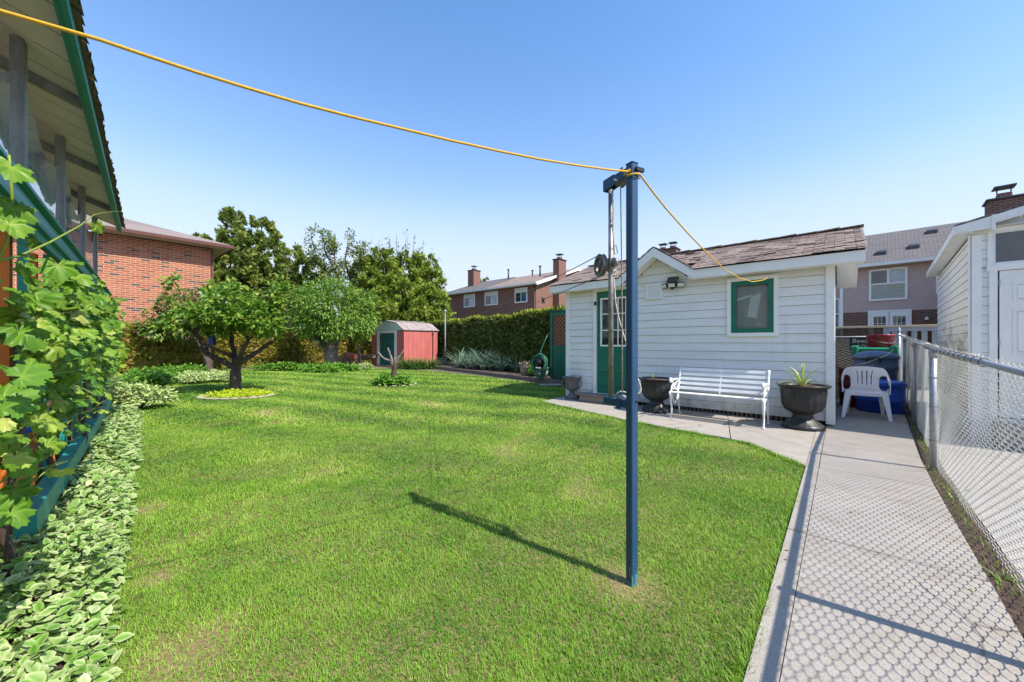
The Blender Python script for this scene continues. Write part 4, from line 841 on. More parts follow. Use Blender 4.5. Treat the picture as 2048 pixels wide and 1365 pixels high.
# ------------------------------------------------------------------ bins and chair in the corner
tb = thing("tub", "bright blue round plastic tub with lid behind the white chair", "tub", (6.82, 7.05, .03))
b = MB(); b.lathe([(.31, 0), (.33, .02), (.335, .2), (.345, .21), (.345, .24), (.335, .25), (.34, .45), (.33, .5)], 40); b.build("body", M['bluebin'], tb)
b = MB(); b.lathe([(.355, .47), (.36, .5), (.36, .54), (.34, .56), (.3, .575), (.2, .57), (0, .57)], 40); b.build("lid", M['bluebin'], tb)
bn = thing("dustbin", "tall dusty navy round bin with domed lid and black handle", "bin", (7.6, 7.95, .03))
b = MB(); b.lathe([(.27, 0), (.28, .02), (.33, .6), (.34, .7), (.35, .71), (.35, .78), (.335, .79), (.345, .93), (.35, .95)], 40); b.build("body", M['navy'], bn)
b = MB(); b.lathe([(.36, .93), (.37, .95), (.365, .99), (.33, 1.02), (.22, 1.08), (.1, 1.1), (0, 1.1)], 40); b.build("lid", M['navy'], bn)
vd = Vector((-7.6, -7.95, 0)).normalized(); sd2 = Vector((-vd.y, vd.x, 0)); hc = vd * .37 + sd2 * -.03
b = MB(); b.tube([hc + sd2 * -.1 + Vector((0, 0, .86)), hc + sd2 * -.1 + vd * .03 + Vector((0, 0, .93)), hc + sd2 * -.08 + vd * .05 + Vector((0, 0, .975)), hc + sd2 * .08 + vd * .05 + Vector((0, 0, .975)), hc + sd2 * .1 + vd * .03 + Vector((0, 0, .93)), hc + sd2 * .1 + Vector((0, 0, .86))], .014, 8); b.build("handle", M['black'], bn)
b = MB(); b.tube([hc + sd2 * -.28 - vd * .12 + Vector((0, 0, .8)), hc + sd2 * -.1 + vd * .03 + Vector((0, 0, .86)), hc + sd2 * .2 - vd * .03 + Vector((0, 0, 1.02)), hc + sd2 * .3 - vd * .3 + Vector((0, 0, 1.15))], .007, 6); b.build("tie_cord", M['rope'], bn)
gb = thing("recycling_bin", "green bin with chunky rim behind the navy bin", "bin", (8.6, 9.02, .03), ROT_G)
b = MB(); pr = [(.3, 0), (.36, 1.02)]
b.add([(-.3, -.24, 0), (.3, -.24, 0), (.3, .24, 0), (-.3, .24, 0), (-.37, -.3, 1.05), (.37, -.3, 1.05), (.37, .3, 1.05), (-.37, .3, 1.05)], [(3, 2, 1, 0), (0, 1, 5, 4), (1, 2, 6, 5), (2, 3, 7, 6), (3, 0, 4, 7)]); b.build("body", M['greenbin'], gb)
b = MB(); b.box(-.39, .39, -.36, .36, 1.05, 1.16, .03); b.box(-.4, -.27, -.39, .37, 1.0, 1.2, .02); b.box(.27, .4, -.39, .37, 1.0, 1.2, .02); b.build("lid", M['greenbin'], gb)
rb = thing("bucket", "red plastic bucket standing on the green bin", "bucket", (8.74, 9.02, 1.19))
b = MB(); b.lathe([(.2, 0), (.215, .01), (.222, .08), (.23, .085), (.25, .27), (.265, .275), (.268, .3), (.25, .3), (.235, .2), (0, .02)], 32); b.build("body", M['redbin'], rb)
b = MB(); b.tube([(-.25 * math.cos(a), -.25 * math.sin(a) * .9 - .02, .2 - .1 * math.sin(a)) for a in np.linspace(0, math.pi, 14)], .004, 6); b.build("handle", M['steel'], rb)
db = thing("bucket", "dark red barrel between the white chair and the shed corner", "barrel", (6.86, 7.62, .03))
b = MB(); b.lathe([(.19, 0), (.22, .02), (.235, .4), (.245, .41), (.245, .45), (.23, .46), (.24, .74), (.25, .76), (.22, .77), (.2, .6), (0, .55)], 28); b.build("body", M['dkred'], db)
b = MB(); b.obox((7.15, 8.4, 0.03), (6.98, 8.35, 1.16), .05, .03); b.obox((7.45, 8.75, .03), (7.3, 8.7, 1.0), .22, .03); tag(b.build("scrap_planks", M['log']), "brown scrap planks leaning against the wire fence behind the shed", "planks")
# white resin chair
ch = thing("plastic_chair", "white resin garden chair with slotted back and rounded arms", "chair", (6.09, 6.55, .03), ROT_S)
cm = M['vinyl_white']
def legbar(p0, p1, w0, w1, par, nm="leg"):
    b = MB(); p0, p1 = Vector(p0), Vector(p1)
    ring = lambda p, w: [p + Vector(q) for q in ((-w, -w * .8, 0), (w, -w * .8, 0), (w, w * .8, 0), (-w, w * .8, 0))]
    n = 6; vs = []
    for i in range(n + 1): f = i / n; vs += ring(p0.lerp(p1, f) + Vector((0, 0, 0)), w0 + (w1 - w0) * f)
    b.add(vs, [(3, 2, 1, 0), (4 * n, 4 * n + 1, 4 * n + 2, 4 * n + 3)] + [(4 * i + j, 4 * i + (j + 1) % 4, 4 * i + 4 + (j + 1) % 4, 4 * i + 4 + j) for i in range(n) for j in range(4)])
    return b.build(nm, cm, par)
for sx in (-1, 1):
    legbar((sx * .29, -.3, 0), (sx * .225, -.225, .44), .022, .042, ch); legbar((sx * .24, .3, 0), (sx * .2, .22, .42), .022, .036, ch)
b = MB(); b.smooth = True; n = 12
vs = []; 
for j in range(n + 1):
    for i in range(n + 1):
        x = -1 + 2 * i / n; y = -1 + 2 * j / n; e = max(abs(x) ** 5, abs(y) ** 5)
        xx = x * (.255 - .02 * (y + 1) / 2); yy = y * .24 - .01; z = .43 - .02 * (1 - x * x) * (1 - y * y * .4) - .035 * max(0, -y - .7) / .3 - .03 * max(0, abs(x) - .85) / .15
        vs.append((xx, yy, z + .012))
fs = [(j * (n + 1) + i, j * (n + 1) + i + 1, (j + 1) * (n + 1) + i + 1, (j + 1) * (n + 1) + i) for j in range(n) for i in range(n)]
b.add(vs, fs); so = b.build("seat", cm, ch); md = so.modifiers.new("s", 'SOLIDIFY'); md.thickness = .014
b = MB()                                      # seat apron
b.box(-.235, .235, -.252, -.238, .375, .43, .005); b.box(-.25, -.236, -.23, .22, .375, .425, .004); b.box(.236, .25, -.23, .22, .375, .425, .004); b.build("apron", cm, ch)
# back shell: a curved sheet with slots and two large arm openings
def back_pt(u, z):                            # u in -1..1 across the whole wrap, from arm front to arm front
    a = u * 1.75; r = .285 + .02 * (z - .42); x = r * math.sin(a) * 1.05; y = .04 + .235 * math.cos(a) + .12 * (z - .42); 
    if abs(u) > .72: y -= (abs(u) - .72) * .5
    return (x, y, z)
def top_z(u): return .845 - .02 * (u / .5) ** 2 if abs(u) < .5 else .825 - .2 * min(1, (abs(u) - .5) / .3) ** 1.1 if abs(u) < .8 else .625
def hole(u, z):
    for c in (-.17, -.058, .058, .17):
        cc = c + .04 * (1 if c > 0 else -1) * max(0, (z - .68) / .1) * (abs(c) > .1)
        if abs(u - cc) < .011 and .53 < z < .77: return True
    q = (abs(u) - .56) / .19; w = (z - .565) / .13
    return abs(q) ** 3 + abs(w) ** 3 < 1 and z < top_z(u) - .045
b = MB(); b.smooth = True; NU, NZ = 220, 56; idx = {}; vs = []; fs = []
def vid(i, j):
    if (i, j) not in idx:
        u = -1 + 2 * i / NU; z = .41 + (top_z(u) - .41) * j / NZ; idx[(i, j)] = len(vs); vs.append(back_pt(u, z))
    return idx[(i, j)]
for i in range(NU):
    for j in range(NZ):
        u = -1 + 2 * (i + .5) / NU; z = .41 + (top_z(u) - .41) * (j + .5) / NZ
        if hole(u, z): continue
        if abs(u) > .74 and z < top_z(u) - .07 and abs(u) < .95: continue
        fs.append((vid(i, j), vid(i + 1, j), vid(i + 1, j + 1), vid(i, j + 1)))
b.add(vs, fs); so = b.build("backrest", cm, ch); md = so.modifiers.new("s", 'SOLIDIFY'); md.thickness = .016; md.offset = 0
for sx in (-1, 1):
    b = MB(); pts = [back_pt(sx * u, top_z(u) - .005) for u in np.linspace(.55, 1.0, 10)]; b.tube(pts, .017, 8); b.build("armrest", cm, ch)
# ------------------------------------------------------------------ bench
bc = G(1342, 838); bd = (G(1527, 862) - G(1342, 838)); BL = bd.length; rb_ = math.atan2(bd.y, bd.x)
be = thing("garden_bench", "white slatted bench with scrolled cast iron ends against the shed wall", "bench", (bc.x, bc.y, .03), rb_)
wm = M['oldwhite']
b = MB()
for k in range(4): b.box(-.02, BL + .02, -.03 + k * .085, .035 + k * .085, .415 - .008 * k, .437 - .008 * k, .006)
b.build("seat", wm, be)
b = MB()
for k in range(5):
    z = .478 + k * .08; y = .36 + (z - .42) * .33; b.obox((-.02, y, z), (BL + .02, y, z), .018, .048, (0, .3, 1))
b.build("backrest", wm, be)
b = MB(); b.obox((BL / 2, .36, .42), (BL / 2, .492, .8), .02, .02); b.build("centre_strap", wm, be)
for x in (0, BL):
    b = MB(); b.tube([(x, .02, .42), (x, -.01, .36), (x, .0, .25), (x, .03, .15), (x, .015, .06), (x, -.01, .02)], [.026, .024, .018, .014, .013, .02], 8); b.lathe([(.026, 0), (.02, .025), (0, .03)], 10, (x, -.015, 0)); b.build("leg", wm, be)
    b = MB(); b.tube([(x, .33, .4), (x, .36, .28), (x, .4, .15), (x, .43, .05), (x, .45, .02)], [.022, .018, .014, .013, .018], 8); b.lathe([(.026, 0), (.02, .025), (0, .03)], 10, (x, .45, 0)); b.build("leg", wm, be)
    b = MB(); b.tube([(x, .0, .42), (x, .15, .4), (x, .33, .39), (x, .38, .5), (x, .42, .62), (x, .475, .78), (x, .495, .83)], [.02, .017, .018, .02, .018, .018, .024], 8); b.tube([(x, .06, .38), (x, .12, .26), (x, .2, .22), (x, .3, .28), (x, .34, .38)], .011, 8)
    b.tube([(x, -.035 + .03 * math.cos(a), .41 + .03 * math.sin(a)) for a in np.linspace(-1, 4.5, 12)], .014, 8); b.build("end_frame", wm, be)
    b = MB(); b.tube([(x, .42, .6), (x, .3, .635), (x, .15, .63), (x, .03, .64), (x, -.02, .655), (x, -.045, .63), (x, -.03, .605), (x, 0, .61)], [.014, .017, .02, .022, .024, .022, .02, .016], 8)
    b.tube([(x, .05, .42), (x, .0, .48), (x, .05, .53), (x, .09, .58), (x, .03, .63)], .016, 8); b.tube([(x, .12 + .055 * math.cos(a), .52 + .055 * math.sin(a)) for a in np.linspace(0, 6.28, 16)], .009, 6); b.tube([(x, .25 + .06 * math.cos(a), .51 + .06 * math.sin(a)) for a in np.linspace(0, 6.28, 16)], .009, 6); b.tube([(x, .05, .5), (x, .2, .56), (x, .36, .6)], .008, 6); b.build("armrest", wm, be)
# ------------------------------------------------------------------ urns
def straps(par, name, n, L, wd, m, c, spread=(.2, .9), bend=.9, vtint=None, w0=0.0):
    az = rng.uniform(0, 2 * math.pi, n); el = rng.uniform(*spread, n)
    d = np.stack([np.cos(az) * np.sin(el), np.sin(az) * np.sin(el), np.cos(el)], 1); nr = np.stack([-np.cos(az) * np.cos(el), -np.sin(az) * np.cos(el), np.sin(el)], 1)
    s = np.zeros((n, 3)); l = L * rng.uniform(.6, 1.15, n); s[:, 0] = wd; s[:, 1] = l; s[:, 2] = l
    pos = np.array(c)[None] + np.stack([np.cos(az), np.sin(az), 0 * az], 1) * (w0 * np.sqrt(rng.random(n)))[:, None]
    return scatter(name, strap(6, bend), pos, frames(d, nr), s, m, par)
def urn(label, loc, sc, m, grp=None):
    u = thing("urn_planter", label, "planter", loc, 0, grp)
    fl_ = lambda i, a: 1 + (.075 * abs(math.cos(8 * a)) if 3 <= i <= 9 else (.05 * abs(math.cos(12 * a)) if i in (1, 2) else 0))
    pr = [(.262, 0), (.255, .04), (.225, .065), (.135, .14), (.108, .2), (.14, .225), (.21, .27), (.248, .34), (.258, .46), (.268, .56)]
    b = MB(); b.lathe([(r * sc, z * sc) for r, z in pr] + [(.28 * sc, .59 * sc), (.28 * sc, .595 * sc)], 64, mod=fl_); b.build("bowl", M[m], u)
    b = MB(); b.lathe([(.265 * sc, .58 * sc), (.32 * sc, .62 * sc), (.335 * sc, .635 * sc), (.33 * sc, .648 * sc), (.285 * sc, .64 * sc), (.265 * sc, .6 * sc)], 64, mod=lambda i, a: 1 + (.012 * math.cos(40 * a) if i in (1, 2) else 0)); b.build("rim", M[m], u)
    b = MB(); b.lathe([(.28 * sc, .615 * sc), (.15 * sc, .628 * sc), (0, .63 * sc)], 24); b.build("soil", M['mulch'], u); return u
u1 = urn("large charcoal urn with spiky striped plant near the shed's right corner", (4.34, 5.67, .032), 1.0, 'urn'); straps(u1, "striped_plant", 22, .5, .034, M['spider'], (0, 0, .61), (.1, 1.15), 1.3)
u2 = urn("charcoal urn with tiny sprouts between the blue post and the bench", (2.68, 7.05, .032), .95, 'urn'); straps(u2, "sprouts", 7, .14, .016, M['chive'], (-.05, 0, .58), (.1, .6), .9)
u3 = thing("urn_planter", "small weathered grey urn with curled handles at the shed's left corner", "planter", (1.36, 8.62, .02))
b = MB(); b.box(-.15, .15, -.15, .15, 0, .03, .004); b.lathe([(.14, .03), (.13, .06), (.07, .12), (.05, .17), (.07, .19), (.14, .24), (.16, .32), (.155, .42), (.17, .46), (.215, .49), (.225, .505), (.2, .51), (.16, .49)], 40, mod=lambda i, a: 1 + (.03 * math.cos(14 * a) if 5 <= i <= 6 else 0)); b.build("bowl", M['gurn'], u3)
for s_ in (-1, 1):
    b = MB(); b.tube([(s_ * (.16 + .06 * math.sin(a)), 0, .3 + .1 * a / 3 - .04 * math.cos(a)) for a in np.linspace(0, 3.6, 12)], .012, 6); b.build("handle", M['gurn'], u3)
b = MB(); b.lathe([(.165, .49), (0, .5)], 20); b.build("soil", M['soil'], u3); straps(u3, "dry_stalks", 9, .2, .012, M['bhedge'], (0, 0, .49), (.1, 1.2), 1.2)
# ------------------------------------------------------------------ clothesline post with pulley
RP = math.atan2(.48, .87)
cp_ = thing("clothesline_post", "dark blue square post with grey pipe, pulley wheel and white cords on the lawn", "clothesline post", (.647, 2.05, 0), RP)
h = .0235
m, nt, b = nodes("chipped_blue_post"); v = coord(nt); sx = N(nt, "ShaderNodeSeparateXYZ"); nt.links.new(v, sx.inputs[0])
n1 = noise(nt, stretch(nt, v, (1, 1, .35)), 42, 4, .7); n2 = noise(nt, stretch(nt, v, (1, 1, .15)), 9, 4)
mr = N(nt, "ShaderNodeMapRange"); mr.inputs[1].default_value = .0; mr.inputs[2].default_value = .16; mr.inputs[3].default_value = .26; mr.inputs[4].default_value = 0; nt.links.new(sx.outputs[2], mr.inputs[0])
ad = N(nt, "ShaderNodeMath", operation='ADD'); nt.links.new(n1, ad.inputs[0]); nt.links.new(mr.outputs[0], ad.inputs[1])
col = ramp(nt, n2, [(.35, (.013, .05, .115)), (.7, (.024, .075, .15))]); col = mixc(nt, ramp(nt, ad.outputs[0], [(.69, (0, 0, 0)), (.72, (1, 1, 1))]), col, (.06, .22, .24)); col = mixc(nt, ramp(nt, ad.outputs[0], [(.8, (0, 0, 0)), (.82, (1, 1, 1))]), col, (.2, .15, .1))
nt.links.new(col, b.inputs["Base Color"]); b.inputs["Roughness"].default_value = .42; bump(nt, b, n1, .12, .002); M['post'] = m
b = MB(); b.box(-h, h, -h, h, -.1, 2.262, .004); b.build("post", M['post'], cp_)
b = MB(); b.box(-h - .001, h + .001, -h - .001, h + .001, 2.262, 2.268, .002); b.build("cap", M['blue'], cp_)
# things beyond the post lie along local +y (away from the path), the bracket arm points there
ax = Vector((.57 - .647, 2.19 - 2.05)); ly = ax.length
b = MB(); b.slab([(-.024, h, 2.205), (-.024, ly + .035, 2.178), (-.024, ly + .035, 2.238), (-.024, h, 2.245)], (.005, 0, 0)); b.slab([(.019, h, 2.205), (.019, ly + .035, 2.178), (.019, ly + .035, 2.238), (.019, h, 2.245)], (.005, 0, 0)); b.slab([(-.024, h + .09, 2.244), (.024, h + .09, 2.244), (.024, ly + .035, 2.238), (-.024, ly + .035, 2.238)], (0, 0, .004)); b.box(-.024, .024, ly + .035, ly + .039, 2.178, 2.24); arm = b.build("top_arm", M['blue'], cp_)
b = MB(); b.lathe([(.012, -.022), (.03, -.02), (.024, -.006), (.024, .006), (.03, .02), (.012, .022)], 20, cap1=True); o = b.build("top_pulley", M['iron'], arm); o.rotation_euler = (0, R(90), 0); o.location = (0, h + .06, 2.2)
b = MB(); b.box(-.012, .012, h + .03, h + .055, 2.2, 2.272, .002); b.tube([(-.05, 0, 2.2), (.06, 0, 2.2)], .006, 8); b.tube([(-.05, h + .06, 2.2), (.05, h + .06, 2.2)], .006, 8); b.build("bolts", M['steel'], cp_)
b = MB(); b.obox((-.005, -h - .01, 2.225), (.05, -h - .01, 2.225), .016, .02); b.build("rope_cleat", M['black'], cp_)
b = MB(); b.tube([(0, ly, .985), (0, ly, 2.18)], .0145, 14); b.build("pipe", M['rust'], cp_)
b = MB(); b.box(-.018, .018, h, ly + .045, .945, .985, .002); b.box(-.024, -.018, h + .04, h + .07, .935, .99); lo = b.build("lower_bracket", M['blue'], cp_)
b = MB(); b.lathe([(.01, -.016), (.026, -.014), (.02, 0), (.026, .014), (.01, .016)], 20, cap1=True); o = b.build("lower_pulley", M['steel'], lo); o.rotation_euler = (0, R(90), 0); o.location = (0, h + .05, .985)
b = MB(); b.lathe([(.007, 0), (.007, .004)], 10, (-h * 0, 0, 0), cap1=True); o = b.build("bolt_hole", M['dark'], cp_); o.rotation_euler = (R(90), 0, 0); o.location = (.008, -h - .0005, .985)
PZ = H + (HY - 531) / F * 2.2
Minv = cp_.matrix_basis.inverted()
def cl(p): return Minv @ Vector(p)
wc = cl(P(1201, 531, 2.17)); pc = cl(Vector((.57, 2.19, PZ)))
dline = Vector((-3.6, 20.4, 3.0)) - Vector((.55, 2.2, PZ)); dl = (Minv.to_3x3() @ Vector((dline.x, dline.y, 0)).normalized()); nrm_ = Vector((-dl.y, dl.x, 0))
b = MB(); rings = 28
def wp(r, a, o): return wc + dl * (r * math.cos(a)) + Vector((0, 0, r * math.sin(a))) + nrm_ * o
prof = [(.046, -.011), (.064, -.012), (.057, -.003), (.057, .003), (.064, .012), (.046, .011)]
vs = []; fs = []; b.smooth = False
for i in range(rings):
    for r, o in prof: vs.append(wp(r, 2 * math.pi * i / rings, o))
k_ = len(prof)
for i in range(rings):
    for j in range(k_): fs.append((i * k_ + j, ((i + 1) % rings) * k_ + j, ((i + 1) % rings) * k_ + (j + 1) % k_, i * k_ + (j + 1) % k_))
b.add(vs, fs)
for k in range(4):
    a = k * math.pi / 2 + .5; b.obox(wp(.008, a, 0), wp(.05, a, 0), .016, .012, nrm_)
b.lathe([(.016, -.014), (.016, .014)], 14, (0, 0, 0), cap1=True) if False else None
b.tube([wp(0, 0, -.016), wp(0, 0, .016)], .013, 12); b.build("pulley_wheel", M['iron'], cp_)
b = MB(); b.obox(wp(0, 0, .02), pc + nrm_ * .024, .005, .02); b.obox(wp(0, 0, -.02), pc - nrm_ * .02, .005, .02); b.obox(pc + Vector((0, 0, -.035)), pc + Vector((0, 0, .035)), .045, .05, (1, 0, 0)); b.build("pulley_bracket", M['rust'], cp_)
b = MB(); e = cl(P(1229, 525, 2.16)); b.tube([e + Vector((-.012, 0, 0)), e + Vector((.012, 0, 0))], .026, 14); b.build("cord_roller", M['rust'], cp_)
b = MB(); b.tube([(-.005, h + .055, 2.19), (.0, h + .05, 1.6), (.004, h + .05, .99)], .0036, 6)
slk = [(1228, 540), (1227, 555), (1229, 575), (1231, 605), (1237, 635), (1244, 660), (1250, 680), (1256, 692)]
b.tube([cl(P(x, y, 2.16 - .03 * i / 7)) for i, (x, y) in enumerate(slk)], .0045, 6)
b.tube([cl(P(x, y, 2.1)) for x, y in ((1224, 385), (1226, 420), (1225, 460), (1228, 495), (1229, 510), (1235, 505), (1232, 490), (1224, 500))], .003, 6)
b.tube([cl(P(x, y, 2.13)) for x, y in ((1231, 792), (1236, 785), (1245, 783), (1254, 786), (1262, 792))], .004, 6); b.tube([cl(P(x, y, 2.16)) for x, y in ((1276, 758), (1280, 770), (1282, 780), (1278, 788), (1270, 786))], .004, 6)
b.tube([cl(P(1229 + 5 * math.cos(a), 546 + 4 * math.sin(a), 2.15)) for a in np.linspace(0, 12, 24)], .004, 6)
b.build("cords", M['rope'], cp_)
# clothes lines running to the far pole
fpz = Vector((-3.62, 20.6, 0))
fpole = thing("clothesline_pole", "slim grey pole with small cap standing before the dark hedge", "pole", fpz.to_tuple())
b = MB(); b.tube([(0, 0, -.1), (0, 0, 3.0)], .035, 10); b.build("pole", M['greypost'], fpole); b = MB(); b.lathe([(.035, 0), (.07, .02), (.07, .1), (.03, .14), (0, .15)], 12, (0, 0, 2.95)); b.build("pulley_head", M['steel'], fpole)
def line(p0, p1, sag, r, n=24): p0, p1 = Vector(p0), Vector(p1); return [p0.lerp(p1, (i / n) ** 1.5) - Vector((0, 0, sag * 4 * ((i / n) ** 1.5) * (1 - (i / n) ** 1.5))) for i in range(n + 1)]
cw = cp_.matrix_basis; top = cw @ wp(.062, math.pi / 2, 0); bot = cw @ wp(.062, -math.pi / 2, 0)
for p0, q, lb in ((top, 2.92, "upper thin clothesline wire running from the pulley wheel to the far pole"), (bot, 2.7, "lower thin clothesline wire with small dark spacer, below the other wire")):
    l = thing("clothesline", lb, "clothesline", p0.to_tuple()); b = MB(); b.tube([x - p0 for x in line(p0, fpz + Vector((0, 0, q)), .33, 1)], .0028, 6); b.build("wire", M['iron'], l)
    if q == 2.7:
        pl = line(p0, fpz + Vector((0, 0, q)), .33, 1, 200); c = min(pl, key=lambda v: abs((v.x / v.y) * F + CX - 1087)) - p0
        b = MB(); b.tube([c + Vector((-.014, 0, .022)), c + Vector((.012, 0, -.03))], .006, 6); b.tube([c + Vector((.012, 0, .02)), c + Vector((-.01, 0, -.034))], .006, 6); b.obox(c + Vector((0, -.02, 0)), c + Vector((0, .02, 0)), .02, .014); b.build("line_spacer", M['black'], l)
# yellow rope
yr = [(-60, 8), (0, 22), (100, 51), (200, 80), (300, 114), (400, 147), (500, 178), (600, 207), (700, 233), (800, 257), (900, 281), (1000, 303), (1080, 319), (1160, 332), (1220, 340), (1262, 344)]
q0 = Vector((-1.32, .9)); q1 = Vector((.63, 2.03)); pts = []
for x, y in yr:
    u = (x - CX) / F; t = (u * q0.y - q0.x) / ((q1.x - q0.x) - u * (q1.y - q0.y)); Y = q0.y + (q1.y - q0.y) * t; pts.append(P(x, y, Y))
q0 = Vector((.68, 2.03)); wq = shed.matrix_basis @ Vector((3.93, -.06, 0)); q1 = Vector((wq.x, wq.y)); pts2 = []
for x, y in ((1280, 350), (1295, 370), (1310, 390), (1330, 415), (1350, 438), (1375, 466), (1400, 492), (1425, 517), (1450, 540), (1480, 557), (1505, 564), (1525, 561), (1540, 555)):
    u = (x - CX) / F; t = (u * q0.y - q0.x) / ((q1.x - q0.x) - u * (q1.y - q0.y)); Y = q0.y + (q1.y - q0.y) * max(0, min(1.0, t)); pts2.append(P(x, y, Y))
yo_ = thing("rope", "yellow rope strung over the lawn to the blue post and on to the shed window", "rope", (.647, 2.05, 2.2)); o_ = Vector((.647, 2.05, 2.2))
b = MB(); b.tube([p - o_ for p in pts], .005, 8); kn = [Vector((.647 + .04 * math.cos(a), 2.05 + .04 * math.sin(a), P(1265, 347, 2.02).z + .004 * a)) for a in np.linspace(-2.6, 4.2, 18)]
b.tube([p - o_ for p in kn], .005, 8); b.tube([p - o_ for p in pts2], .005, 8); b.build("strand", M['yrope'], yo_)
# ------------------------------------------------------------------ red garden shed at the far end
rs_ = thing("metal_shed", "faded red metal shed with blue green door and pale gable", "shed", (-5.63 - .757 * 3.28, 19.8 + .653 * 3.28, 0), ROT_S)
w, dp, hz = 3.28, 2.15, 1.93
b = MB(); d0, d1 = .98, 2.3
b.box(0, .62, 0, .03, 0, hz); b.box(2.62, w, 0, .03, 0, hz); b.box(0, .03, .03, dp, 0, hz); b.box(0, w, dp, dp + .03, 0, hz)
for k in range(8):
    y = .03 + k * (dp - .03) / 8; e = (dp - .03) / 8; b.box(w - .03, w - .002, y, y + e - .02, 0, hz); b.box(w - .02, w + .012, y + e - .03, y + e, 0, hz)
b.build("wall", M['red'], rs_)
b = MB(); b.box(.62, .9, -.02, .03, 0, hz + .03); b.box(2.4, 2.62, -.02, .03, 0, hz + .03); b.box(.9, 2.4, -.02, .03, hz - .1, hz + .03); b.build("door_frame", M['white'], rs_)
b = MB(); b.box(.9, 2.4, .0, .02, .03, hz - .1)
for k in range(7): b.box(.95 + k * .22, .99 + k * .22, -.008, .0, .05, hz - .12)
b.build("door", M['shedteal'], rs_)
gam = [(-.06, hz + .03), (.62, hz + .42), (w / 2, hz + .58), (w - .62, hz + .42), (w + .06, hz + .03)]
b = MB(); b.prism(gam, 1, -.03, .0); b.build("gable", M['palegable'], rs_)
ro = MB()
for (p, q) in zip(gam[:-1], gam[1:]):
    ro.prism([(p[0], p[1]), (q[0], q[1]), (q[0], q[1] + .03), (p[0], p[1] + .03)], 1, -.08, dp + .1)
    for k in range(3): ro.prism([(p[0], p[1] + .031), (q[0], q[1] + .031), (q[0], q[1] + .05), (p[0], p[1] + .05)], 1, .3 + k * .75, .34 + k * .75)
ro.build("roof", M['shedroof'], rs_)
b = MB(); b.box(-.1, w + .1, -.25, .0, -.02, .06); b.build("base_timber", M['timber'], rs_)
# ------------------------------------------------------------------ lattice panel, pots, hose
lp = thing("lattice_panel", "green framed screen with terracotta lattice above green boards, left of the shed", "fence panel", (1.33, 13.0, 0), ROT_S)
b = MB(); b.box(0, .1, -.05, .05, 0, 2.36); b.box(1.4, 1.5, -.05, .05, 0, 2.36); b.box(.1, 1.4, -.04, .03, 2.22, 2.36); b.box(.1, 1.4, -.04, .03, 1.14, 1.2); b.box(-.08, 1.6, -.1, .1, 2.365, 2.4); b.build("frame", M['green'], lp)
b = MB(); 
for k in range(8): b.box(.1 + k * .1625, .255 + k * .1625, -.02, .01, .0, 1.14)
b.build("boards", M['green'], lp)
b = MB(); zz0, zz1 = 1.2, 2.22
def clipseg(x, sgn):
    x1 = x + sgn * (zz1 - zz0); za, zb = zz0, zz1; xa, xb = x, x1
    for lim, lo_ in ((.1, True), (1.4, False)):
        for end in (0, 1):
            X = xa if end == 0 else xb; O = xb if end == 0 else xa
            if (lo_ and X < lim) or (not lo_ and X > lim):
                if abs(X - O) < 1e-6 or (lo_ and O < lim) or (not lo_ and O > lim): return None
                f = (lim - O) / (X - O)
                if end == 0: za = zb + (za - zb) * f; xa = lim
                else: zb = za + (zb - za) * f; xb = lim
    return (xa, za, xb, zb)
for k in range(-9, 20):
    for sgn, yy in ((1, -.012), (-1, -.002)):
        q = clipseg(k * .14 + (.0 if sgn > 0 else .1), sgn)
        if q and q[3] - q[1] > .03: b.obox((q[0], yy, q[1]), (q[2], yy, q[3]), .008, .036, (1, 0, 0))
b.build("lattice", M['lattice'], lp); 
b = MB(); b.box(.1, 1.4, .06, .08, 1.2, 2.22); b.build("dark_backing", M['brownwood'], lp)
ha = Vector((.98, 12.55, 0)); hs = thing("garden_hose", "coiled green garden hose on a black holder beside the lattice screen", "hose", ha.to_tuple(), ROT_S)
b = MB(); pts = []
for k in range(230):
    a = k * .26; r = .27 + .035 * math.sin(k * .71) + .02 * math.sin(k * .23); pts.append((r * math.cos(a) * .95, -.12 + .05 * math.sin(k * .37), .62 + r * math.sin(a) - .12 * max(0, -math.sin(a)) * (1 + math.sin(k * .17))))
b.tube(pts, .02, 6); b.tube([(.0, -.1, .9), (-.05, .0, 1.0), (.02, .1, 1.3), (.12, .15, 1.55)], .016, 6); b.build("coil", M['hose'], hs)
b = MB(); b.tube([(0, -.2, .64), (0, .05, .64)], .13, 16); b.box(-.03, .03, .0, .05, 0, .95); b.build("holder", M['black'], hs)
for lb, px, py, Y, r, hh, mt, pl_ in (("beige pot with withered pink grey plant on the timber edging", 1050, 750, 13.9, .19, .33, 'beigepot', 'dry'), ("pale white blue pot with thin plant between the beige pot and the hose", 1084, 757, 13.0, .25, .36, 'paleceramic', 'thin')):
    Y0 = Y; x = (px - CX) / F * Y0; t = thing("plant_pot", lb, "pot", (x, Y0, .1)); b = MB(); b.lathe([(r * .6, 0), (r * .95, hh * .6), (r, hh * .92), (r * 1.08, hh * .93), (r * 1.08, hh), (r * .92, hh), (r * .85, hh * .85), (0, hh * .85)], 28); b.build("body", M[mt], t)
    if pl_ == 'dry':
        n = 160; p = rdir(n) * rng.uniform(.3, 1, (n, 1)) * .24; p[:, 2] = np.abs(p[:, 2]) * .9 + hh; scatter("withered_leaves", LEAF, p, frames(rdir(n), rdir(n)), rng.uniform(.06, .12, n), leafmat("withered", [(0, (.18, .13, .11)), (1, (.36, .28, .24))], .2), t)
    else: straps(t, "thin_leaves", 16, .42, .02, M['bhedge'], (0, 0, hh * .85), (.1, 1.0), 1.2)
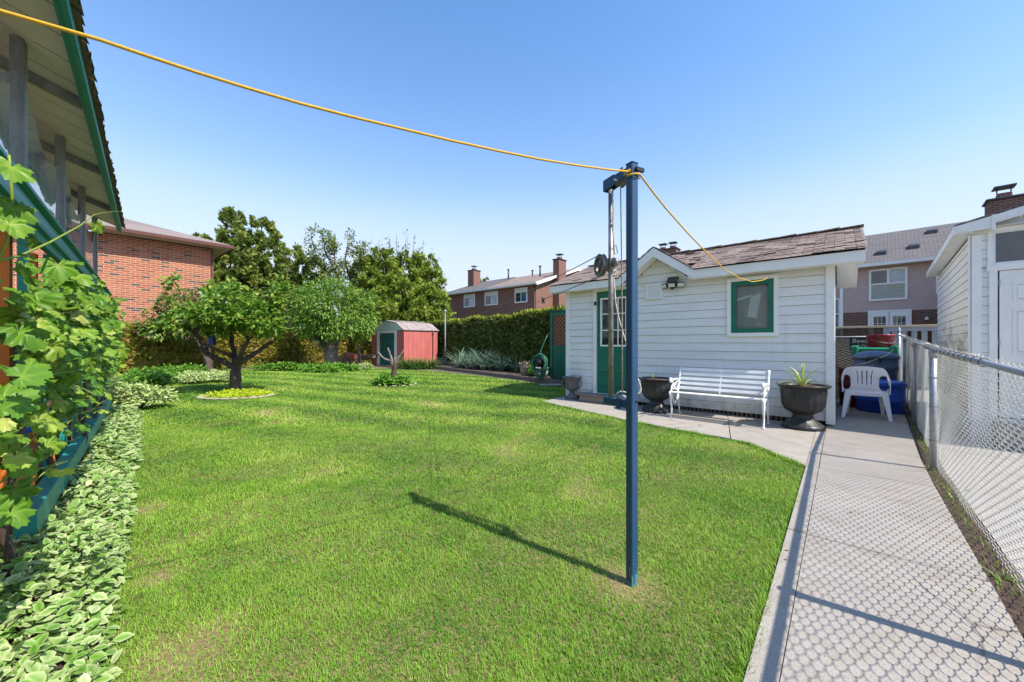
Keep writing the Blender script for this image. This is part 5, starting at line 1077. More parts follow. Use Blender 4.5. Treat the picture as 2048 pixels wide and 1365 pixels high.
# garden bed in front of the hedge with its timber edging
EA, EB = G(866, 737), G(1125, 770)
hdir = (Vector((-4.6, 22.8, 0)) - Vector((1.75, 13.9, 0))).normalized(); hn = Vector((hdir.y, -hdir.x, 0))
bd_ = MB(); pl4 = [EB, EA, EA + Vector((.6, 2.2, 0)), Vector((-4.2, 22.6, 0)), Vector((1.9, 13.9, 0)), EB + Vector((.6, .4, 0))]
bd_.add([(p.x, p.y, .09) for p in pl4], [tuple(range(len(pl4)))][::1]); o = tag(bd_.build("garden_bed", M['soil']), kind='structure')
ed = thing("timber_edging", "low weathered timber edging along the vegetable bed", "edging", EA.to_tuple())
for k in range(5):
    p, q = (EB - EA) * (k / 5), (EB - EA) * ((k + 1) / 5); b = MB(); b.obox(p + Vector((0, 0, .06)), q * .995 + p * .005 + Vector((0, 0, .06)), .12, .14 - .008 * (k % 2)); b.build("timber", M['timber'], ed)
sb = MB(); sb.box(-.35, .3, -.12, .12, 0, .05, .015); tag(sb.build("stepping_stone", M['stone'], None, (G(1102, 772) + Vector((0, 0, 0))).to_tuple(), .2), "flat pale stone lying in the grass below the hose", "stone")
# ------------------------------------------------------------------ log pile, poles
lx = Vector((-9.3, 21.5, 0))
for k, (dx, dy, r, hh, lb) in enumerate(((-.6, .2, .16, .52, "upright log right behind the second tree's trunk"), (-.27, -.05, .17, .52, "upright log with sawn pale top, left of the red box"), (.04, -.2, .14, .5, "narrower upright log under the left end of the red box"), (.38, -.3, .16, .44, "short leaning log under the right end of the red box"))):
    b = MB(); n = 18; b.lathe([(r * 1.03, 0), (r, .1), (r * .97, hh * .5), (r, hh), (r * .7, hh + .01), (0, hh + .012)], n, mod=lambda i, a: 1 + .05 * math.sin(5 * a + k)); o = tag(b.build("log", M['log']), lb, "log", "logs stacked beside the red shed"); o.location = (lx.x + dx, lx.y + dy, 0); o.rotation_euler = (0, R(3 * (k - 1)), k)
wbx = thing("wooden_box", "red tipped wooden box lying across the logs", "box", (lx.x + .32, lx.y - .35, .55), R(-10))
b = MB(); b.obox((-.26, 0, .1), (.3, 0, -.03), .3, .24); b.build("body", M['red'], wbx); b = MB(); b.obox((-.3, 0, .11), (-.265, 0, .102), .33, .28); b.build("end_board", M['greypost'], wbx)
sp = thing("plank_stack", "old dark planks stacked against the left side of the red shed", "planks", (-8.15, 21.6, 0), ROT_S)
b = MB()
for k in range(3): b.obox((-.5, .0, .35 + k * .1), (.6, .1 * k, .5 + k * .07), .2, .07)
b.build("planks", M['timber'], sp)
for k, (xa, ya, xb, yb, lb) in enumerate(((716, 738, 716, 690, "thin pale pole leaning upright left of the red shed, the shorter one"), (723, 736, 717, 682, "thin pale pole leaning left of the red shed, the taller one"))):
    p0, p1 = P(xa, ya, 20.4), P(xb, yb, 20.6); p0.z = 0; b = MB(); b.tube([p0 - p0, p1 - p0], .035, 8); tag(b.build("garden_pole", M['greypost'], None, p0.to_tuple()), lb, "pole", "poles leaning beside the red shed")
# ------------------------------------------------------------------ stump with branches, in its ring of leaves
sp_ = G(790, 770); stp = thing("tree_stump", "dark dead stump with antler like bare branches rising from a leafy clump", "stump", sp_.to_tuple())
def sl(x, y, dy=0): v = P(x, y, sp_.y + dy) - sp_; return v
def wob_tube(mb, ks_, r0, r1, n=8):
    pts = []; 
    for i in range(len(ks_) - 1):
        for j in range(4): pts.append(ks_[i].lerp(ks_[i + 1], j / 4) + Vector(rng.normal(0, .006, 3)))
    pts.append(ks_[-1]); m_ = len(pts); mb.tube(pts, [(r0 + (r1 - r0) * i / (m_ - 1)) * rng.uniform(.88, 1.12) for i in range(m_)], n)
b = MB(); wob_tube(b, [Vector((0, 0, -.05)), sl(789, 755), sl(788, 742), sl(790, 728), sl(790, 718, .1)], .1, .06, 10); b.build("trunk", M['vwood'], stp)
for ks2 in ([sl(787, 735), sl(782, 722), sl(770, 719), sl(762, 712), sl(756, 704)], [sl(786, 732), sl(784, 720), sl(779, 707), sl(776, 696)], [sl(791, 730), sl(796, 718), sl(803, 708), sl(808, 701)], [sl(790, 725), sl(790, 714)]):
    b = MB(); wob_tube(b, ks2, .042, .024); b.build("branch", M['greybark'], stp)
def ringstones(c, rx, ry, n, label, grp, s=.09, arc=(0, 6.28)):
    for k in range(n):
        a = arc[0] + (arc[1] - arc[0]) * k / n; b = MB(); b.lathe([(0.5, -.3), (1, .0), (.85, .35), (.4, .5), (0, .52)], 9, mod=lambda i, q: 1 + .18 * math.sin(2 * q + k) + .1 * math.sin(5 * q + 2 * k)); o = tag(b.build("edging_stone", M['stone']), label, "stone", grp)
        o.location = (c.x + rx * math.cos(a), c.y + ry * math.sin(a), .02); o.rotation_euler = (0, 0, a + 1.57); o.scale = (s * rng.uniform(1, 1.7), s * .8, s * rng.uniform(.6, .9))
ringstones(sp_, .62, .55, 14, "small flat edging stone round the stump's leafy clump", "stones round the stump", .07)
# ------------------------------------------------------------------ plants
def bush(name, label, cat, c, rx, ry, hz, n, size, m, tmpl=LEAF, grp=None, vt=None, lumps=9, up=.5, base=.0):
    t = thing(name, label, cat, (c.x, c.y, base), 0, grp); q = rng.random((lumps, 2)) * 2 - 1
    a = rng.uniform(0, 6.28, lumps); r = np.sqrt(rng.random(lumps)) * .72; L = np.stack([r * np.cos(a) * rx, r * np.sin(a) * ry, np.full(lumps, 0)], 1); lh = hz * (1 - .55 * r ** 2) * rng.uniform(.75, 1.05, lumps); lr = .42 * rng.uniform(.75, 1.2, lumps)
    k = rng.integers(0, lumps, n); dd = rdir(n); dd[:, 2] = np.abs(dd[:, 2]) * 1.1 - .1; rad = rng.random(n) ** .35
    p = np.zeros((n, 3)); p[:, 0] = L[k, 0] + dd[:, 0] * rad * lr[k] * rx; p[:, 1] = L[k, 1] + dd[:, 1] * rad * lr[k] * ry; p[:, 2] = np.maximum(.02, lh[k] * (.35 + .65 * np.maximum(dd[:, 2], -.3) * rad))
    ld = norm(dd * np.array([1, 1, .3]) + rdir(n) * .5 + np.array([0, 0, -.1])); ln = norm(np.array([0, 0, up]) + dd * .5 + rdir(n) * .5 + SUNV * .3)
    scatter("leaves", tmpl, p, frames(ld, ln), size * rng.uniform(.6, 1.25, n), m, t, vt=vt)
    nb = MB()
    for i in range(lumps): nb.tube([(L[i, 0] * .4, L[i, 1] * .4, -.02), (L[i, 0] * .8, L[i, 1] * .8, lh[i] * .5), (L[i, 0], L[i, 1], lh[i] * .85)], [.012, .009, .004], 5)
    nb.build("stems", M['vwood'], t); return t
VT = (0, .28, .3, .28, -.22)
bush("leafy_clump", "bright green leafy clump round the dead stump", "plant", sp_ + Vector((-.1, -.05, 0)), .62, .5, .42, 1500, .12, M['bush'])
bush("variegated_bush", "pale variegated bush beside the white stone at the porch end", "bush", G(262, 822), .62, .55, .62, 2600, .085, M['vari'], vt=VT)
bush("green_bush", "lush dark green bush between the porch and the browned hedge", "bush", G(292, 783), .75, .8, .72, 2600, .15, M['bush'], NARROW)
bush("green_bush", "low green bush further along, left of the pale variegated mound", "bush", G(355, 757), 1.1, .7, .55, 2200, .13, M['bush'])
bush("variegated_bush", "low pale variegated mound behind the small tree's trunk", "bush", G(412, 766), 1.0, .75, .5, 3600, .08, M['vari'], vt=VT)
bush("green_bush", "small dark green bush at the browned hedge, right of the small tree", "bush", G(560, 742), 1.3, .5, .42, 1500, .15, M['bush'])
bush("leafy_clump", "hosta like leafy clump round the second tree's trunk", "plant", G(658, 744), 1.25, .8, .42, 2200, .22, M['bush'], NARROW)
bush("variegated_bush", "small pale clump at the foot of the leaning poles", "plant", G(725, 740) , .55, .4, .4, 900, .1, M['vari'], vt=VT)
bush("leafy_clump", "round grey green plant at the timber corner right of the red shed", "plant", G(884, 732) + Vector((.2, .2, 0)), .6, .5, .5, 900, .13, M['leek'])
bush("leafy_clump", "low yellow green seedlings beside the leek rows", "plant", G(985, 740) + Vector((.3, 1.0, 0)), 1.5, .7, .22, 1200, .09, M['fruit'], base=.08)
bush("leafy_clump", "green weeds between the two pots on the bed", "plant", Vector((.72, 13.9, 0)), .3, .5, .5, 700, .09, M['bush'], base=.08)
lk = thing("leeks", "blue green strappy leek rows in the bed before the dark hedge", "vegetables", (-1.15, 17.4, .08))
for i in range(15):
    a = i / 14 - .5; straps(lk, "leek", 40, 1.3, .055, M['leek'], (a * 2.7 + rng.normal(0, .08), -a * 2.0 + rng.normal(0, .3), 0), (.05, .85), 1.15, w0=.1)
for lb, x, y in (("grassy green clump of straps at the red shed's front corner", 832, 738), ("second grassy green clump, right before the red shed wall", 856, 737), ("smallest grassy clump, left by the red shed door", 815, 737)):
    p = G(x, y); t = thing("grass_clump", lb, "plant", p.to_tuple(), 0, "strappy clumps by the red shed"); straps(t, "straps", 260, .8, .04, M['chive'], (0, 0, 0), (.05, 1.0), 1.2, w0=.4)
ringc = G(470, 794); 
bush("lime_creeper", "lime yellow creeper ring round the small tree's foot", "plant", ringc + Vector((0, .1, 0)), .75, .55, .16, 2600, .06, M['lime'], lumps=16)
ringstones(ringc + Vector((0, .1, 0)), .8, .62, 15, "small flat edging stone round the lime creeper under the small tree", "stones round the small tree", .075, (2.9, 6.6))
ws = MB(); ws.box(-.3, .3, -.14, .14, 0, .12, .03); tag(ws.build("stone_block", M['stone'], None, G(240, 836).to_tuple(), ROT_P + R(25)), "pale stone block on the grass at the end of the porch rail", "stone")
# ------------------------------------------------------------------ trees
def limb_pts(ks_, amp, n=5):
    pts = []
    for i in range(len(ks_) - 1):
        for j in range(n): pts.append(ks_[i].lerp(ks_[i + 1], j / n) + Vector(rng.normal(0, amp, 3)))
    return pts + [ks_[-1]]
def tree(name, label, base, trunk, limbs, clumps, nleaf, size, leafm, barkm, tmpl=LEAF, droop=.2, upn=.7, twigs=2, fill=.35, outs=.5, vt=None):
    """trunk/limbs: [(points, r0, r1)]; clumps: [(x, y, z, rx, ry, rz)] in the tree's own metres"""
    t = thing(name, label, "tree", base.to_tuple()); b = MB(); ends = []
    for ks_, r0, r1 in trunk:
        p = limb_pts([Vector(k) for k in ks_], r0 * .06); m_ = len(p); b.tube(p, [(r0 + (r1 - r0) * i / (m_ - 1)) * rng.uniform(.93, 1.08) for i in range(m_)], 10)
    b.build("trunk", M[barkm], t)
    for ks_, r0, r1 in limbs:
        b = MB(); p = limb_pts([Vector(k) for k in ks_], r0 * .12); m_ = len(p); b.tube(p, [(r0 + (r1 - r0) * i / (m_ - 1)) * rng.uniform(.9, 1.1) for i in range(m_)], 8); b.build("branch", M[barkm], t); ends += [(q, r0 + (r1 - r0) * i / (m_ - 1)) for i, q in enumerate(p)][m_ // 3:]
    C = np.array(clumps, float); tw = MB()
    for c in C:
        cv = Vector(c[:3]); e, er = min(ends, key=lambda q: (q[0] - cv).length + .3 * max(0, q[0].z - cv.z)); er = min(er, .04) * .7
        for k in range(twigs):
            tip = cv + Vector(rng.normal(0, 1, 3) * c[3:6] * .55); mid = e.lerp(tip, .55) + Vector(rng.normal(0, .05, 3)) + Vector((0, 0, .04)); tw.tube([e, e.lerp(mid, .5), mid, mid.lerp(tip, .5), tip], [er, er * .8, er * .55, er * .35, er * .15], 5)
    tw.build("twigs", M[barkm], t)
    wgt = (C[:, 3] * C[:, 4] * C[:, 5]) ** .67; wgt /= wgt.sum(); k = rng.choice(len(C), nleaf, p=wgt); dd = rdir(nleaf); rad = rng.random(nleaf) ** fill
    p = C[k, :3] + dd * rad[:, None] * C[k, 3:6]
    q = norm(p - C[:, :3].mean(0)); ld = norm(dd * outs + rdir(nleaf) * .55 + q * .3 - np.array([0, 0, droop])); ln = norm(np.array([0, 0, upn]) + rdir(nleaf) * .45 + dd * .35 + SUNV * .25)
    scatter("crown", tmpl, p, frames(ld, ln), size * rng.uniform(.6, 1.25, nleaf), M[leafm], t, vt=vt); return t
# small tree in front: limbs read from the photo, 76 px to the metre
b1 = G(470, 786); px = lambda x, y, d=0: ((x - 470) / 76.0, d, (786 - y) / 76.0)
cl1 = [(-.8, .3, 1.75, .45, .45, .3), (-1.05, -.2, 1.95, .38, .4, .28), (-.45, -.5, 1.95, .45, .42, .3), (-.5, .35, 2.25, .42, .4, .27), (-.05, .0, 1.95, .38, .42, .3), (.05, -.4, 2.2, .42, .42, .26), (.3, .4, 2.2, .45, .42, .28), (.55, -.25, 2.0, .42, .42, .3), (.85, .2, 1.95, .42, .42, .32), (1.05, -.35, 1.75, .36, .4, .3), (1.3, .05, 2.05, .32, .4, .34), (1.45, -.1, 1.7, .26, .32, .28), (1.35, .1, 2.4, .2, .25, .28), (-.55, .1, 2.5, .3, .35, .22), (.55, .5, 1.62, .3, .3, .16), (-.2, -.9, 2.0, .4, .4, .26), (.7, -.85, 1.95, .4, .4, .26), (.1, .9, 2.1, .45, .4, .3), (-.3, .15, 2.72, .22, .25, .16), (.25, -.1, 2.45, .3, .3, .18)]
tree("fruit_tree", "small low fruit tree with forked dark trunk in the lime creeper ring on the lawn", b1, [([(0, 0, -.05), px(471, 760), px(472, 735), px(470, 725)], .135, .1)],
     [([px(470, 735), px(455, 727, -.05), px(440, 718, -.1), px(425, 710, -.12), px(418, 694, -.15), px(408, 676, -.2), px(396, 664, -.2)], .085, .03), ([px(425, 711, -.12), px(412, 703, -.1), px(402, 694, 0)], .06, .03), ([px(470, 730), px(463, 714, .1), px(457, 692, .15), px(453, 668, .15), px(462, 645, .2)], .085, .03),
      ([px(474, 730), px(486, 716, -.1), px(498, 698, -.2), px(512, 680, -.25), px(522, 664, -.3)], .08, .03), ([px(476, 728), px(492, 714, .2), px(508, 698, .35), px(524, 684, .4), px(545, 670, .4), px(558, 652, .4)], .07, .02), ([px(463, 714), px(452, 700, -.3), px(440, 690, -.5), px(432, 672, -.6)], .05, .02), ([px(512, 680, -.25), px(500, 664, -.4), px(490, 648, -.5)], .04, .015)],
     [(x * (.76 if x > .5 else 1), y, z, a * .84, b_ * .84, c * .95) for x, y, z, a, b_, c in cl1] + [(rng.uniform(-1.3, 1.1), rng.uniform(-.8, .8), rng.uniform(1.5, 2.85), .16, .16, .2) for _ in range(26)], 6000, .15, 'peach', 'bark', LEAF, droop=.15, upn=.3, fill=.6)
b2 = G(418, 745); px = lambda x, y, d=0: ((x - 418) / 45.5, d, (745 - y) / 45.5)
tree("fruit_tree", "leaning tree behind the front one with reddish tinged leaves, before the brick house", b2, [([(0, 0, -.05), px(419, 725), px(412, 712)], .16, .12)],
     [([px(412, 714), px(405, 700), px(395, 680), px(370, 660)], .1, .04), ([px(414, 714), px(420, 690), px(415, 660), px(410, 630)], .09, .03), ([px(395, 680), px(360, 668), px(325, 650)], .06, .02), ([px(400, 672), px(370, 640), px(345, 620)], .06, .02)],
     [(*px(x, y, d), r, r, r * .75) for x, y, d, r in ((318, 640, 0, .75), (345, 612, .3, .8), (372, 605, -.3, .75), (330, 660, -.4, .55), (360, 640, .5, .8), (395, 625, .2, .7), (300, 655, .2, .5), (420, 605, .4, .6), (385, 655, -.3, .6), (440, 630, .3, .7), (350, 670, .4, .5), (405, 590, .0, .4))], 4000, .2, 'laurel', 'bark', LEAF, droop=.3)
b3 = G(660, 737); px = lambda x, y, d=0: ((x - 660) / 38.5, d, (737 - y) / 38.5)
tree("fruit_tree", "bushy bright green tree with stout grey trunk beside the log pile", b3, [([(0, 0, -.05), px(662, 715), px(665, 695), px(668, 685)], .34, .26)],
     [([px(664, 705), px(650, 700), px(641, 690), px(637, 675)], .14, .07), ([px(667, 688), px(678, 670), px(690, 650)], .2, .07), ([px(667, 688), px(655, 665), px(640, 640), px(620, 620)], .18, .06), ([px(668, 685), px(670, 655), px(665, 620), px(662, 590)], .16, .05)],
     [(*px(x, y, d), r, r, r * .8) for x, y, d, r in ((600, 640, 0, .75), (620, 610, -.6, .85), (615, 660, .4, .7), (640, 585, .2, .8), (650, 640, -.9, .9), (680, 590, -.3, .85), (665, 620, -1.1, .9), (705, 615, .2, .85), (700, 650, -.7, .8), (725, 640, .3, .7), (680, 660, -.9, .7), (735, 655, -.2, .5), (650, 668, .5, .7), (715, 600, .9, .7), (604, 612, .8, .6), (660, 572, .4, .5), (605, 585, .6, .55), (710, 670, .4, .5), (596, 650, .3, .5), (635, 655, -.9, .7))], 9500, .24, 'fruit', 'greybark', NARROW, droop=.25)
# sparse tree behind it
b4 = Vector((-10.6, 25.5, 0)); sc4 = F / 25.5; px = lambda x, y, d=0: ((x - (CX - 10.6 * sc4)) / sc4, d, 1.3 + (HY - y) / sc4)
lm4 = [([px(705, 640), px(690, 590), px(660, 550), px(632, 515), px(622, 470)], .12, .02), ([px(700, 610), px(672, 545), px(650, 505), px(645, 462)], .1, .015), ([px(705, 620), px(700, 560), px(690, 520), px(698, 470)], .1, .015), ([px(660, 550), px(640, 530), px(612, 505)], .06, .012), ([px(700, 560), px(722, 520), px(722, 495)], .06, .012), ([px(672, 545), px(668, 500), px(668, 475)], .05, .012)]
cq = []
for ks_, _, _ in lm4:
    for f in np.linspace(.45, 1, 8):
        i = min(int(f * (len(ks_) - 1)), len(ks_) - 2); q = Vector(ks_[i]).lerp(Vector(ks_[i + 1]), f * (len(ks_) - 1) - i); cq.append((q.x + rng.normal(0, .12), q.y + rng.normal(0, .4), q.z + rng.normal(0, .1), .3, .4, .3))
cq += [(*px(x, y, d), .6, .8, .55) for x, y, d in ((640, 545, 0), (665, 530, .4), (690, 545, -.3), (710, 540, .3), (650, 565, .5), (680, 565, 0), (720, 560, .2), (625, 560, .3), (700, 580, .4))]
tree("sparse_tree", "thin leaved tree with open upright branches against the sky behind the bright green tree", b4, [([(0, 0, -.1), px(706, 660), px(705, 630)], .25, .14)], lm4, cq, 5200, .19, 'sparse', 'bark', LEAF, twigs=3, droop=.1)
# tall cedar left of centre and the rounded juniper mass
def cedar(name, label, base, lobes, nleaf, size, leafm, shoots=(), grp=None):
    """lobes: (x, y, z_top, z_bottom, r) cones of upright sprays in the tree's own metres"""
    t = thing(name, label, "tree", base.to_tuple(), 0, grp); b = MB()
    zmax = max(l[2] for l in lobes); b.tube([(0, 0, -.1), (0, 0, zmax * .35), (0, 0, zmax * .8)], [.28, .2, .05], 10); b.build("trunk", M['bark'], t)
    b = MB()
    for l in lobes: b.tube([(l[0] * .2, l[1] * .2, max(.1, l[3] * .5)), (l[0] * .75, l[1] * .75, l[3] + .35 * (l[2] - l[3])), (l[0], l[1], l[2] - .1)], [.12, .08, .015], 6)
    b.build("branches", M['bark'], t)
    cl = []
    for (x, y, zt, zb, r) in lobes:
        n = int(26 * r * (zt - zb) / 2.2)
        for _ in range(n):
            f = rng.random() ** .8; rr = r * (.26 + .85 * (1 - f) ** .6) * (.75 + .5 * rng.random()); a = rng.uniform(0, 6.28); s = rng.uniform(.2, .42) * (1.1 - .55 * f)
            cl.append((x + rr * math.cos(a), y + rr * math.sin(a), zb + f * (zt - zb), s, s, s * 1.25, math.cos(a), math.sin(a)))
    C = np.array(cl); k = rng.integers(0, len(C), nleaf); dd = rdir(nleaf); p = C[k, :3] + dd * (rng.random(nleaf) ** .5)[:, None] * C[k, 3:6]
    out = np.stack([C[k, 6], C[k, 7], np.full(nleaf, .7)], 1); ld = norm(out * .6 + rdir(nleaf) * .8 + np.array([0, 0, .3])); ln = norm(rdir(nleaf) * .6 + dd * .7 + out * .6)
    scatter("crown", SPRAY, p, frames(ld, ln), size * rng.uniform(.6, 1.3, nleaf), M[leafm], t, tint=np.clip(rng.random(len(C))[k] * .6 + .4 * rng.random(nleaf), 0, 1))
    if shoots:
        b = MB(); pp = []
        for s in shoots:
            q = [Vector(s[0]), Vector(s[0]).lerp(Vector(s[1]), .5) + Vector(rng.normal(0, .08, 3)), Vector(s[1])]; b.tube(q, [.03, .018, .006], 5)
            for f in rng.random(s[2]): pp.append(tuple(q[0].lerp(q[2], f) + Vector(rng.normal(0, .13, 3))))
        b.build("shoots", M['bark'], t); pp = np.array(pp); n = len(pp); scatter("shoot_leaves", LEAF, pp, frames(rdir(n), rdir(n)), .16 * rng.uniform(.7, 1.3, n), M['sparse'], t)
    return t
YC = 27.0; sC = F / YC; bC = Vector(((520 - CX) / sC, YC, 0)); q = lambda x, y: ((x - 520) / sC, 1.3 + (HY - y) / sC)
lobC = []
for x, y, yb, r, d in ((466, 425, 640, 1.25, 0), (442, 468, 650, 1.1, .5), (516, 436, 640, 1.35, .4), (490, 470, 660, 1.5, -1.0), (548, 472, 650, 1.4, -.5), (578, 495, 650, 1.35, .3), (608, 520, 660, 1.1, .0), (535, 520, 670, 1.7, -1.6), (470, 540, 680, 1.6, -1.5), (590, 560, 680, 1.2, -1.0), (628, 545, 670, .9, .6)):
    xx, zt = q(x, y); lobC.append((xx, d, zt, q(x, yb)[1], r))
cedar("cedar_tree", "tall dark olive cedar with several pointed tops right of the brick house", bC, lobC, 40000, .27, 'cedar')
YJ = 27.5; sJ = F / YJ; bJ = Vector(((810 - CX) / sJ, YJ, 0)); q = lambda x, y: ((x - 810) / sJ, 1.3 + (HY - y) / sJ)
lobJ = []
for x, y, yb, r, d in ((742, 512, 650, 1.5, 0), (770, 505, 650, 1.5, -.6), (800, 512, 640, 1.6, .4), (825, 508, 650, 1.5, -.4), (852, 515, 650, 1.3, .0), (868, 540, 660, 1.0, -.4), (722, 535, 660, 1.4, .3), (760, 560, 680, 1.9, -1.5), (815, 560, 680, 2.0, -1.6), (858, 575, 680, 1.2, -1.1), (880, 590, 680, .8, .2), (790, 600, 690, 1.9, -2.0)):
    xx, zt = q(x, y); lobJ.append((xx, d, zt, q(x, yb)[1], r))
sh = []
for (x0, y0, x1, y1, n) in ((748, 530, 722, 500, 40), (778, 530, 770, 492, 40), (806, 535, 812, 496, 40), (836, 535, 842, 500, 40), (864, 550, 880, 520, 30), (760, 540, 742, 488, 60), (768, 535, 782, 478, 60), (800, 530, 797, 470, 14), (812, 530, 816, 462, 14), (830, 530, 834, 472, 16), (842, 535, 850, 490, 22), (745, 540, 730, 510, 40), (790, 540, 800, 492, 26), (858, 540, 866, 505, 20), (820, 530, 825, 485, 12), (880, 600, 888, 545, 22), (884, 600, 897, 560, 22)):
    a, c = q(x0, y0), q(x1, y1); sh.append(((a[0], -.5, a[1]), (c[0], -.6 + rng.normal(0, .3), c[1]), n))
cedar("juniper_tree", "broad rounded olive green juniper with wispy shoots above the red shed", bJ, lobJ, 42000, .25, 'cedar2', sh)
YD = 42.0; bD = Vector(((402 - CX) / F * YD, YD, 0))
cedar("pine_tree", "small distant tree peeking over the brick house roof", bD, [(0, 0, 1.3 + (HY - 470) / F * YD, 8, 1.1)], 1500, .45, 'cedar')
bE = Vector(((1000 - CX) / F * 60, 60, 0)); cedar("pine_tree", "distant dark conifer top behind the brick townhouse roof", Vector(((972 - CX) / F * 52, 52, 0)), [(0, 0, 1.3 + (HY - 556) / F * 52, 5.5, .6), (-.9, 0, 1.3 + (HY - 560) / F * 52, 5.5, .5)], 900, .4, 'cedar')
# ------------------------------------------------------------------ hedges
def hedge(label, p0, p1, thick, hf, n, size, leafm, topm=None, ntop=0):
    p0, p1 = Vector(p0), Vector(p1); L = (p1 - p0).length; rz = math.atan2(p1.y - p0.y, p1.x - p0.x); t = thing("hedge", label, "hedge", p0.to_tuple(), rz)
    b = MB(); k = 24
    for i in range(k): x0, x1 = L * i / k, L * (i + 1) / k; b.box(x0, x1 - .001, -thick / 2 + .16, thick / 2 - .16, 0, hf((x0 + x1) / 2) - .16)
    b.build("dark_core", M['bark'], t)  # solid dark core added so that the foliage is not see-through
    x = rng.random(n) * L; face = rng.random(n); z = np.zeros(n); y = np.zeros(n); nv = np.zeros((n, 3)); H_ = np.array([hf(a) for a in x])
    bumpn = fbm(x, face * 3, 2.4, 5) * .06 + fbm(x, rng.random(n), 5, 6) * .03
    fr = face < .62; tp = (face >= .62) & (face < .84); bk = face >= .84
    for msk, sgn in ((fr, -1), (bk, 1)):
        zz = rng.random(n) ** .9 * H_; z[msk] = zz[msk]; bm = fbm(x, zz, 3.1, 8) * .07; y[msk] = (sgn * (thick / 2 + bm - .14 * rng.random(n)))[msk]; nv[msk] = (0, sgn, .25)
    z[tp] = (H_ + bumpn + rng.normal(0, .03, n))[tp]; y[tp] = ((rng.random(n) - .5) * thick)[tp]; nv[tp] = (0, 0, 1)
    p = np.stack([x, y, z], 1); ld = norm(nv * .4 + rdir(n) * .75 + np.array([0, 0, .3])); ln = norm(rdir(n) * .5 + nv * .8)
    scatter("foliage", SPRAY, p, frames(ld, ln), size * rng.uniform(.6, 1.3, n), M[leafm], t)
    if ntop:
        x = rng.random(ntop) * L; y = (rng.random(ntop) - .5) * (thick + .1); z = np.array([hf(a) for a in x]) + rng.uniform(-.06, .12, ntop) + .05 * fbm(x, y, 3, 2); ld = norm(np.array([0, 0, 1.0]) + rdir(ntop) * .7); scatter("fresh_tips", LEAF, np.stack([x, y, z], 1), frames(ld, rdir(ntop)), .11 * rng.uniform(.6, 1.3, ntop), M[topm], t)
    return t
A_, B_ = Vector((1.75, 13.9, 0)), Vector((-4.6, 22.8, 0)); hd = (B_ - A_).normalized(); hnr = Vector((hd.y, -hd.x, 0))
# its face to the garden lies on the line A-B; length runs from the far end towards the shed
e0 = B_ + hd * 6; e1 = A_ - hd * 1.0; off = Vector((-hd.y, hd.x, 0)); off = off if off.x > 0 else -off
hedge("tall clipped dark green cedar hedge behind the vegetable bed, fresh yellow tips on top", e0 + off * .55, e1 + off * .55, 1.1, lambda s: 2.42 + .05 * math.sin(s * 1.3) + .03 * math.sin(s * 3.1), 42000, .17, 'hedge', 'hedgetop', 9000)
hedge("browned olive cedar hedge along the left boundary below the brick house", (-19.6, 13.6, 0), (-9.6, 25.9, 0), 1.2, lambda s: 2.05 + .1 * math.sin(s * .9) + .08 * math.sin(s * 2.3), 34000, .2, 'bhedge', 'bhedge', 3000)
# ------------------------------------------------------------------ bird feeders in the trees
def hang(t, z0, z1): b = MB(); b.tube([(0, 0, z0), (.01, 0, z1)], .004, 5); b.build("hanger", M['iron'], t)
f1 = thing("bird_feeder", "small bright blue box feeder hanging in the small tree", "bird feeder", P(424, 691, 9.7).to_tuple()); b = MB(); b.box(-.065, .065, -.05, .05, 0, .2, .01); b.build("box", M['bluefeeder'], f1); b = MB(); b.slab([(-.07, -.07, .2), (.07, -.07, .2), (.07, .07, .235), (-.07, .07, .235)], (0, 0, .012)); b.build("lid", M['bluefeeder'], f1); hang(f1, .23, .55)
f2 = thing("bird_feeder", "pale feeder with white top hanging at the right of the small tree", "bird feeder", P(532, 664, 9.7).to_tuple()); b = MB(); b.lathe([(.05, 0), (.055, .1), (.055, .12)], 14, cap1=True); b.build("tube", M['seed'], f2); b = MB(); b.lathe([(.06, .12), (.055, .16), (.03, .21), (0, .22)], 14); b.build("cap", M['white'], f2); hang(f2, .22, .5)
f3_ = thing("bird_feeder", "lantern shaped feeder with green roof hanging by the stout grey trunk", "bird feeder", P(633, 692, 18.8).to_tuple()); b = MB(); b.lathe([(.13, .03), (.17, .28)], 4, cap1=True); b.build("body", M['seed'], f3_); b = MB(); b.lathe([(.24, .28), (.05, .38), (0, .4)], 4); b.build("roof", M['green'], f3_); b = MB(); b.lathe([(.17, 0), (.17, .03)], 4, cap1=True); b.build("tray", M['timber'], f3_); hang(f3_, .4, .8)
f4 = thing("bird_feeder", "small yellowish jar feeder hanging lowest at the right edge of the small tree", "bird feeder", P(544, 682, 9.9).to_tuple()); b = MB(); b.lathe([(.035, 0), (.045, .03), (.045, .11), (.02, .13)], 12, cap1=True); b.build("jar", M['seed'], f4); hang(f4, .13, .3)
